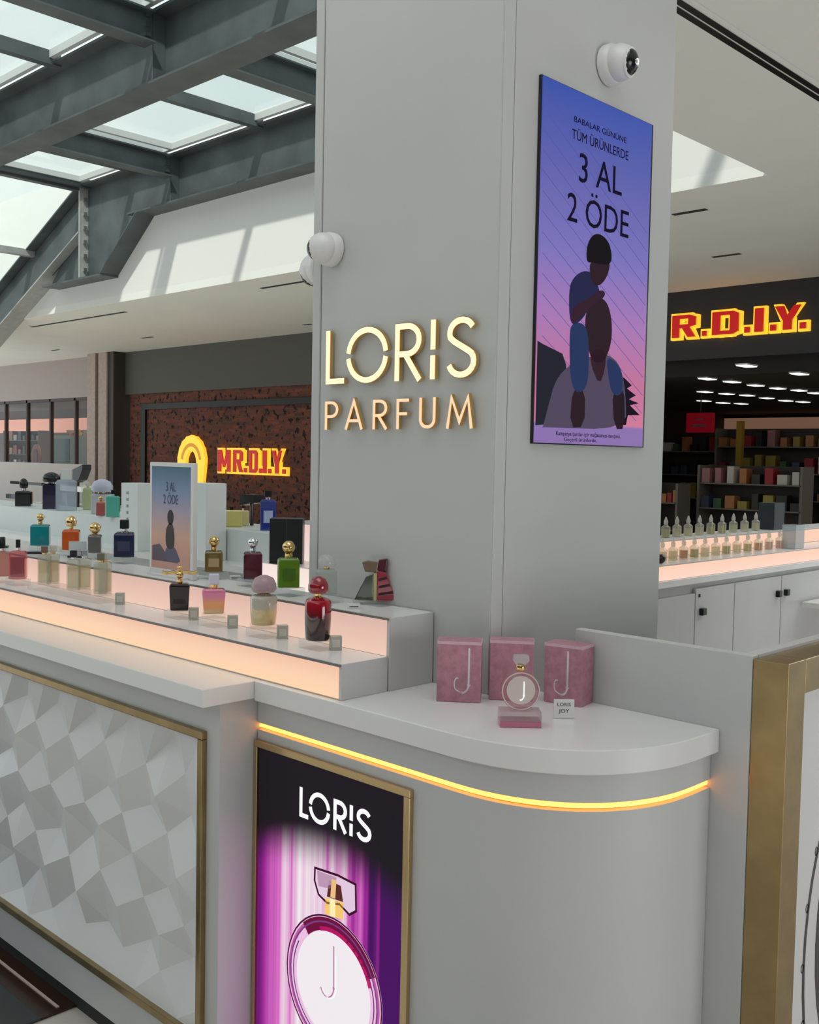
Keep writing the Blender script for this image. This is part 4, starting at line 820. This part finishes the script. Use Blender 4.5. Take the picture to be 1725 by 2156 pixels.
# sample bottles
def sample(lbl, liq, loc, grp):
    t = thing('sample_bottle', lbl, 'perfume bottle', loc, PI/2, grp)
    G_ = obj('glass', MB().lathe([(.022, 0), (.024, .003), (.024, .055), (.012, .064), (.008, .068)], seg=12), MATS['bottle_clear'], t, smooth=True)
    obj('perfume', MB().lathe([(.020, .004), (.0205, .045)], seg=12), liq, G_, smooth=True)
    obj('stopper', MB().lathe([(.008, .068), (.011, .072), (.011, .084), (.005, .1), (.003, .108)], seg=10), FROST, t, smooth=True)
    return t
liqs = {'y': gl('yellow_perfume', (150, 140, 40)), 'o': gl('orange_oil', (205, 130, 50)), 'c': PALE, 'g': gl('gold_perfume', (190, 170, 80)), 'r': gl('rose_perfume', (215, 160, 150))}
ordn = ['first', 'second', 'third', 'fourth', 'fifth', 'sixth', 'seventh', 'eighth', 'ninth', 'tenth', 'eleventh', 'twelfth']
nm = {'y': 'olive yellow', 'o': 'orange', 'c': 'clear', 'g': 'golden', 'r': 'rosy'}
for row, (xr, zr, seq, x0p, x1p, ypx) in enumerate([(RX-.29, 1.2345, 'yccccyyccc'[:9].replace('cccy', 'cccy'), 1402, 1592, 1120), (RX-.10, 1.1475, 'ccogccgcgorr', 1395, 1642, 1165)]):
    if row == 0: seq = 'ycccyyccc'
    n = len(seq)
    for k, s_ in enumerate(seq):
        px = x0p+(x1p-x0p)*k/(n-1); y = at(px, ypx-(px-1395)*.1, 'x', xr)[1]
        sample('%s %s sample bottle from the column in the %s row of the cabinet display' % (ordn[k], nm[s_], ['back', 'front'][row]), liqs[s_], (xr, y, zr), ['back row of sample bottles', 'front row of sample bottles'][row])
y = at(1670, 1150, 'x', RX-.06)[1]; tag(obj('acrylic_holder', bx(-.04, .04, -.06, .06, 0, .135), glass('holder', (.7, .75, .76), haze=.5, hazecol=(.55, .6, .62)), None, loc=(RX-.06, y, 1.1475), bevel=.003), 'frosted acrylic card holder right of the sample bottles', 'card holder')
y = at(1624, 1110, 'x', RX-.3)[1]; tag(obj('gift_box', bx(-.05, .05, -.07, .07, 0, .16), paint('slate_card', (28, 36, 42), .4), None, loc=(RX-.3, y, 1.2345), bevel=.002), 'dark slate gift box at the end of the back sample row', 'box')
q = at(1392, 1180, 'x', RX-.05); tag(obj('tester_cap', MB().ball((0, 0, .022), .022, 14), BLACK, None, loc=(RX-.05, q[1], 1.1475), smooth=True), 'round black cap at the column end of the front sample row', 'bottle cap')
tag(obj('work_shelf', bx(RX+.02, RX+.5, 5.75, 8, .82, .85), WHITE, None, bevel=.002), 'pale inner work shelf in front of the cabinets at the right edge', 'shelf')
bpy.data.objects['work_shelf'].location.z = 0

# ================================================================== SHOP ON THE RIGHT
RED = mat('sign_red', srgb(170, 10, 15), .35, emis=srgb(170, 8, 12), es=.8); YEL = mat('sign_yellow', srgb(240, 190, 40), .35, emis=srgb(250, 195, 50), es=.95)
def blockletter(ch, w, h):
    """heavy sans letters as filled bars: list of quads in a w x h box"""
    s_ = w*.30; b_ = h*.16
    R_ = lambda x0, x1, y0, y1: [(x0, y0), (x1, y0), (x1, y1), (x0, y1)]
    if ch == 'R': return [R_(0, s_, 0, h), R_(s_, w*.75, h-b_, h), R_(s_, w*.75, h*.42, h*.42+b_), [(w*.68, h*.42+b_*.2), (w, h*.52), (w, h*.9), (w*.75, h), (w*.7, h)], [(w*.42, h*.44), (w*.68, 0), (w, 0), (w*.72, h*.48)]]
    if ch == 'D': return [R_(0, s_, 0, h), R_(s_, w*.75, h-b_, h), R_(s_, w*.75, 0, b_), [(w*.68, 0), (w*.8, 0), (w, h*.12), (w, h*.88), (w*.8, h), (w*.68, h)]]
    if ch == 'I': return [R_(0, w, 0, h)]
    if ch == 'Y': return [[(w*.33, 0), (w*.67, 0), (w*.67, h*.42), (w*.33, h*.42)], [(0, h), (w*.33, h*.38), (w*.67, h*.38), (w*.5, h*.55), (w*.34, h)], [(w*.42, h*.5), (w*.60, h*.38), (w*.67, h*.4), (w, h), (w*.74, h)]]
    if ch == 'M': return [R_(0, s_*.85, 0, h), R_(w-s_*.85, w, 0, h), [(s_*.2, h), (s_*.95, h), (w*.56, h*.2), (w*.44, h*.2)], [(w*.44, h*.2), (w*.56, h*.2), (w-s_*.2, h), (w-s_*.95, h)]]
    if ch == '.': return [R_(0, w, 0, w)]
def sign(prefix, chars, y, zb, h, group, lblw, k=1.):
    for ch, x0, w in chars:
        nm_ = 'full stop' if ch == '.' else 'letter '+ch
        idx_ = {'after_R': 0}
        t = thing('sign_letter', '', 'sign letter', (x0, y, zb))
        t['label'] = lblw(ch, x0); g_ = MB(); r_ = MB(); o_ = h*.10*k
        quads = blockletter(ch, w, h)
        for i, qd in enumerate(quads):
            cx_ = sum(p[0] for p in qd)/len(qd); cy_ = sum(p[1] for p in qd)/len(qd)
            big = []
            for p in qd:
                d_ = Vector((p[0]-cx_, p[1]-cy_)); big.append((p[0]+math.copysign(o_, d_.x), p[1]+math.copysign(o_, d_.y)))
            g_.prism(big, 'y', -.07-.0007*i, 0)
            r_.prism(qd, 'y', -.10-.0007*i, -.07)
        obj('yellow_border', g_, YEL, t); obj('red_face', r_, RED, t)
sx = lambda px: at(px, 690, 'y', WY-.1)[0]
zb_ = 3.50; hh = .33
seen = []
def lab_r(ch, x):
    seen.append(ch); n_ = seen.count('.')
    return {'R': 'large red letter R with yellow edge, first on the charcoal fascia', 'D': 'large red letter D with yellow edge on the charcoal fascia', 'I': 'large red letter I with yellow edge on the charcoal fascia', 'Y': 'large red letter Y with yellow edge on the charcoal fascia', '.': 'red full stop %s on the charcoal fascia' % ['', 'after the letter R', 'after the letter D', 'after the letter I', 'after the letter Y'][min(n_, 4)], 'M': 'large red letter M hidden beside the column'}[ch]
sign('s', [('R', sx(1421), sx(1470)-sx(1421)), ('.', sx(1484), .07), ('D', sx(1505), sx(1560)-sx(1505)), ('.', sx(1573), .08), ('I', sx(1594), sx(1612)-sx(1594)), ('.', sx(1627), .085), ('Y', sx(1636), sx(1690)-sx(1636)), ('.', sx(1689), .085)], WY-.08, zb_, hh, None, lab_r)
# shop ceiling lights
LIT = mat('light_panel', (.9, .9, .9), .4, emis=(1, .96, .9), es=1.6)
pts = [(1005,990),(615,1120),(860,1150),(1095,1185),(1315,1215),(1525,1235),(1690,1262),(580,1340),(805,1270),(1010,1285),(1205,1312),(1395,1338),(1565,1350),(770,1360),(950,1368),(1530,1070),(590,1250)]
cl0 = None
LL = ['single one nearest the doorway']+['%s from left of the second row' % a for a in ('first', 'second', 'third', 'fourth', 'fifth', 'sixth')]+['leftmost, lower end of the bright hook']+['%s from left of the third row' % a for a in ('first', 'second', 'third', 'fourth', 'fifth')]+['first of the lowest row', 'second of the lowest row', 'above the long pale beam', 'upper end of the bright hook']
for k, (a, c) in enumerate(pts):
    q = at(1360+a/4.726, 560+c/4.726, 'z', 2.93)
    q[1] = min(q[1], 29)
    if cl0 is None:
        cl0 = thing('ceiling_light', '', 'ceiling light', (q[0], q[1], 2.915), 0, 'shop ceiling lights')
        obj('housing', bx(-.09, .09, -.17, .17, .01, .03), PANELW, cl0); obj('diffuser', bx(-.08, .08, -.16, .16, 0, .01), LIT, cl0); o = cl0
    else: o = dup(cl0, (q[0], q[1], 2.915))
    s_ = 1.0+.015*(q[1]-18); o.scale = (s_, s_, 1)
    o['label'] = 'small bright ceiling light on the dark shop ceiling, '+LL[k]
# shop fittings
q = at(1475, 890, 'y', 17.5); t = thing('hanging_sign', 'dark red hanging box sign inside the shop', 'sign', (q[0], 17.5, q[2]))
obj('box', bx(-.26, .26, -.05, .05, -.18, .18), paint('crimson_board', (125, 12, 24), .4, emis=srgb(90, 5, 15), es=.8), t); obj('text_line', bx(-.08, .08, -.055, -.05, .05, .08), paint('dusty_pink', (180, 110, 115), .5), t); obj('text_line', bx(-.14, .14, -.055, -.05, -.08, -.03), MATS['dusty_pink'], t)
obj('hanger', MB().tube([(0, 0, .18), (0, 0, 2.95-q[2])], .012), DARK, t)
q = at(1558, 950, 'y', 16.5); tag(obj('yellow_post', bx(-.05, .05, -.05, .05, 0, 2.35), paint('mustard', (150, 118, 20), .5), None, loc=(q[0], 16.5, 0)), 'mustard yellow post inside the dark shop', 'post')
q = at(1610, 870, 'y', 26); tag(obj('glow_wall_strip', bx(-2.6, 2.6, -.03, 0, 2.2, 2.85), paint('sand_wall_glow', (190, 150, 120), .6, emis=srgb(120, 90, 70), es=.7), None, loc=(q[0], 26, 0)), 'long sand coloured stretch of lit back wall, light put in as glow', 'board')  # emission stands in for light falling on the back wall
def rack(lbl, x, y, w, h, nshelf, seed, rows_lbl, ncol=9, dim=1., rz=0.):
    t = thing('shelf_rack', lbl, 'shelf', (x, y, 0)); rg = random.Random(seed)
    obj('back_panel', bx(-w/2, w/2, .18, .2, 0, h), paint('rack_dark', (58, 50, 44), .6), t)
    for s_ in (-1, 1): obj('upright', bx(s_*w/2-.02, s_*w/2+.02, -.2, .2, 0, h), paint('rack_grey', (110, 102, 96), .5), t)
    zs = [h*(k+.3)/nshelf for k in range(nshelf)]
    for z in zs: obj('shelf', bx(-w/2, w/2, -.2, .18, z-.02, z), MATS['rack_grey'], t)
    palette = [(150, 30, 35, 'red'), (190, 185, 175, 'white'), (60, 70, 90, 'blue grey'), (150, 130, 50, 'mustard'), (60, 90, 60, 'green'), (160, 110, 110, 'dusty pink'), (40, 36, 36, 'black'), (170, 110, 60, 'tan')]
    for zi, z in enumerate(zs):
        if z < .75: continue
        for k in range(ncol):
            r_, g_, b_, cn = palette[rg.randrange(8)]; ww = w/ncol*.4*rg.uniform(.6, 1); hh_ = rg.uniform(.12, h/nshelf*.7)
            o = obj('boxed_product', bx(-ww, ww, -.1, .1, 0, hh_), paint('goods_'+cn.replace(' ', '_'), (r_, g_, b_), .5), None, loc=(x-w/2+w*(k+.5)/ncol, y-.06, z+.0005))
            tag(o, '%s product box, %s from left, %s, %s' % (cn, ordn[k], ['lowest board', 'second board', 'third board', 'fourth board', 'fifth board', 'sixth board'][zi], rows_lbl), 'product', 'goods on the shop shelves')
rk = lambda px, y: at(px, 950, 'y', y)[0]
rack('shelf rack of mixed goods just beside the column edge, under the red box sign', rk(1450, 17.6), 17.6, 1.7, 2.15, 5, 3, 'rack by the column', 9)
rack('tall shelf rack of goods right of the mustard post', rk(1632, 17.2), 17.2, 2.0, 2.25, 5, 5, 'rack right of the post', 9)
rack('low shelf rack of goods in the shop opening above the sample bottles', rk(1590, 15.5), 15.5, 1.7, 1.6, 4, 21, 'low front rack', 8)
rack('short shelf rack beside the column in the shop opening', rk(1412, 14.9), 14.9, .5, 1.3, 3, 9, 'short column rack', 5)
rack('long far shelf rack under the sand coloured wall stretch at the back', rk(1575, 24.5), 24.5, 5.6, 2.3, 5, 13, 'far back rack', 12)

# ================================================================== LEFT SIGN, STOREFRONT, MID STALL
# emblem: yellow scalloped arch
q = at(402, 985, 'y', WY-.1); 
em_ = thing('sign_emblem', 'yellow scalloped arch emblem on the brick wall left of the small sign', 'sign', (q[0], WY-.02, 1.1))
pts = [];
for k in range(19):
    a = 180-k*10; rr_ = .57*(1.0+.03*(k % 2)); pts.append((rr_*math.cos(math.radians(a)), .32+rr_*1.12*math.sin(math.radians(a))))
pts += [(.50, -.15), (.28, -.25), (.26, .3)]+arc(0, .3, .22, .3, 0, 180, 10)+[(-.26, .0), (-.57, .0)]
obj('arch', MB().prism(pts, 'y', -.08, 0), YEL, em_)
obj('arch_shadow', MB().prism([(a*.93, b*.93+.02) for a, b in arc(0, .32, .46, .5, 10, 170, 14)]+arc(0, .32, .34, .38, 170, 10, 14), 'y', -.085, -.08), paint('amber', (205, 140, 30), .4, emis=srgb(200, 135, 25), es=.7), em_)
sx2 = lambda px: at(px, 985, 'y', WY-.1)[0]
seen2 = []
def lab_l(ch, x):
    seen2.append(ch); n_ = seen2.count('.')
    return 'small red letter %s with yellow edge on the brick wall sign' % ch if ch != '.' else 'small red full stop %s on the brick wall sign' % ['', 'after the letter R', 'after the letter D', 'after the letter I', 'after the letter Y'][min(n_, 4)]
z0_ = at(530, 1000, 'y', WY-.1)[2]
bk_ = [('M', sx2(458), sx2(484)-sx2(458)), ('R', sx2(490), sx2(510)-sx2(490)), ('.', sx2(513), .1), ('D', sx2(524), sx2(541)-sx2(524)), ('.', sx2(545), .1), ('I', sx2(553), sx2(560)-sx2(553)), ('.', sx2(564), .1), ('Y', sx2(572), sx2(592)-sx2(572)), ('.', sx2(594), .1)]
sign('t', bk_, WY-.0, z0_+.05, .50, None, lab_l, .9)
# storefront windows on the far left
g = struct('window_20', bx(-34, -25.3, WY+.05, WY+.06, 1.28, 3.12), glass('shop_glass', (.9, .9, .88), refl=.5))
for k in range(6):
    xm = -25.35-1.45*k; obj('mullion', bx(xm-.05, xm+.03, WY, WY+.1, 1.28, 3.12), paint('brown_mullion', (62, 46, 42), .5), g)
obj('mullion', bx(-34, -25.3, WY, WY+.1, 3.04, 3.12), MATS['brown_mullion'], g)
tag(obj('lit_valance', bx(-42, -28, 17.9, 17.998, 2.3, 2.8), paint('rosy_light', (220, 160, 145), .5, emis=srgb(215, 150, 130), es=.8), None), 'long rosy lit band inside the far left shop', 'light')
rack('grey shelf rack behind the far left shop window', at(55, 950, 'y', 16.2)[0], 16.2, 2.6, 2.3, 5, 31, 'far left window rack', 8)
rack('grey shelf rack at the right in the far left shop window', at(170, 950, 'y', 16.)[0], 16.0, 1.0, 2.3, 5, 35, 'second window rack', 6)
q = at(75, 962, 'y', 15.2); t = thing('round_emblem', 'dusty red round figure behind the far left shop window', 'display', (q[0], 15.2, q[2])); obj('disc', MB().prism(arc(0, 0, .3, .4, 0, 360, 24)[:-1], 'y', 0, .05), paint('dusty_red', (150, 80, 78), .5), t); obj('core', MB().prism(arc(0, 0, .16, .24, 0, 360, 24)[:-1], 'y', -.02, 0), paint('dusty_red_dark', (120, 56, 56), .5), t)
obj('post', bx(-.03, .03, .01, .04, -q[2], -.3), DARK, t)
q = at(163, 945, 'y', 15.65); tag(obj('mustard_post', bx(-.12, .12, -.05, .05, 0, 2.3), MATS['mustard'], None, loc=(q[0], 15.65, 0)), 'mustard pillar behind the far left shop window', 'post')
q = at(135, 935, 'y', 14.9); t = thing('display_cabinet', 'grey green glass fronted cabinet behind the far left shop window', 'cabinet', (q[0], 14.9, 0)); obj('body', bx(-.7, .45, 0, .5, 0, 2.1), paint('sage_grey', (112, 122, 116), .3), t); obj('glass_front', bx(-.6, .35, -.02, 0, 1.3, 2.0), paint('teal_dark', (60, 78, 76), .15), t)
# mid stall with rails
def m5(px, py, y=5.2): return at(px, py, 'y', y)
YS = 5.2
t = thing('slanted_panel', 'pale grey upright board cut by the left edge of the view', 'panel')
a, b_, c_, d_ = m5(-60, 925), m5(3, 930), m5(28, 1135), m5(-60, 1140)
obj('board', MB().prism([(a[0], a[2]), (b_[0], b_[2]), (c_[0], 0), (d_[0], 0)], 'y', YS-.12, YS-.07), paint('pale_board', (188, 196, 192), .4), t)
st_ = thing('stall', 'pale stall counter with black rails beyond the left bottles', 'stall')
a, b_ = m5(12, 1030)[0], m5(200, 1030)[0]; zt3 = m5(60, 1062)[2]
obj('counter', bx(a, b_+.6, YS, YS+.8, 0, zt3), paint('stall_grey', (150, 156, 150), .4), st_); 
zz = m5(50, 1018)[2]; obj('top_rail', bx(a, m5(78, 1018)[0], YS+.05, YS+.09, zz-.015, zz+.015), BLACK, st_)
obj('rail_post', bx(m5(38, 1030)[0]-.03, m5(38, 1030)[0]+.03, YS+.05, YS+.08, zt3, zz), paint('post_grey', (80, 72, 72), .4), st_)
zz2 = m5(50, 1047)[2]; obj('low_rail', bx(m5(18, 1047)[0], m5(60, 1047)[0], YS-.03, YS+.02, zz2-.025, zz2+.025), BLACK, st_)
zz3 = m5(130, 1027)[2]; obj('white_shelf', bx(m5(92, 1027)[0], m5(170, 1027)[0], YS, YS+.3, zz3-.03, zz3+.02), PANELW, st_); obj('shelf_edge', bx(m5(92, 1027)[0], m5(140, 1027)[0], YS-.01, YS, zz3-.05, zz3-.03), DARK, st_)
for px in (100, 112, 165): obj('shelf_leg', bx(m5(px, 1027)[0]-.02, m5(px, 1027)[0]+.02, YS+.05, YS+.09, zt3, zz3-.03), paint('leg_grey', (120, 120, 122), .4), st_)
q = m5(84, 1030); t = thing('vase', 'slim white flask on grey foot on the pale stall', 'vase', (q[0], YS+.15, zt3)); zh = m5(84, 1018)[2]-zt3
obj('body', MB().lathe([(.05, .06), (.07, .1), (.06, zh*.7), (.03, zh)], seg=16), PANELW, t, smooth=True); obj('foot', MB().lathe([(.14, 0), (.12, .03), (.05, .06)], seg=16), paint('foot_grey', (96, 92, 100), .4), t, smooth=True)
q = m5(132, 1050); zc = q[2]; t = thing('desk_lamp', 'black hooded desk lamp on the pale stall', 'lamp', (q[0], YS+.12, zt3))
obj('hood', MB().prism([(-.26, zc-zt3+.17), (-.18, zc-zt3+.28), (.05, zc-zt3+.3), (.28, zc-zt3+.36), (.28, zc-zt3+.31), (.2, zc-zt3+.2), (.1, zc-zt3+.17)], 'y', -.05, .05), BLACK, t, bevel=.005)
obj('stem', MB().tube([(0, 0, 0), (0, 0, zc-zt3+.2)], .06, 12), BLACK, t)

# floor mat at the kiosk foot
fmx = thing('floor_mat', 'dark grey brown-edged mat with metal line below the faceted counter', 'mat')
obj('mat', bx(-6.2, -2.74, .3, 1.352, .0005, .008), paint('mat_grey', (58, 62, 62), .35), fmx)
obj('edge', bx(-6.2, -2.74, 1.353, 1.46, .0005, .007), paint('brown_edge', (62, 40, 30), .25), fmx); obj('metal_line', bx(-6.2, -2.76, 1.41, 1.418, .007, .010), paint('pale_line', (215, 190, 180), .3), fmx)
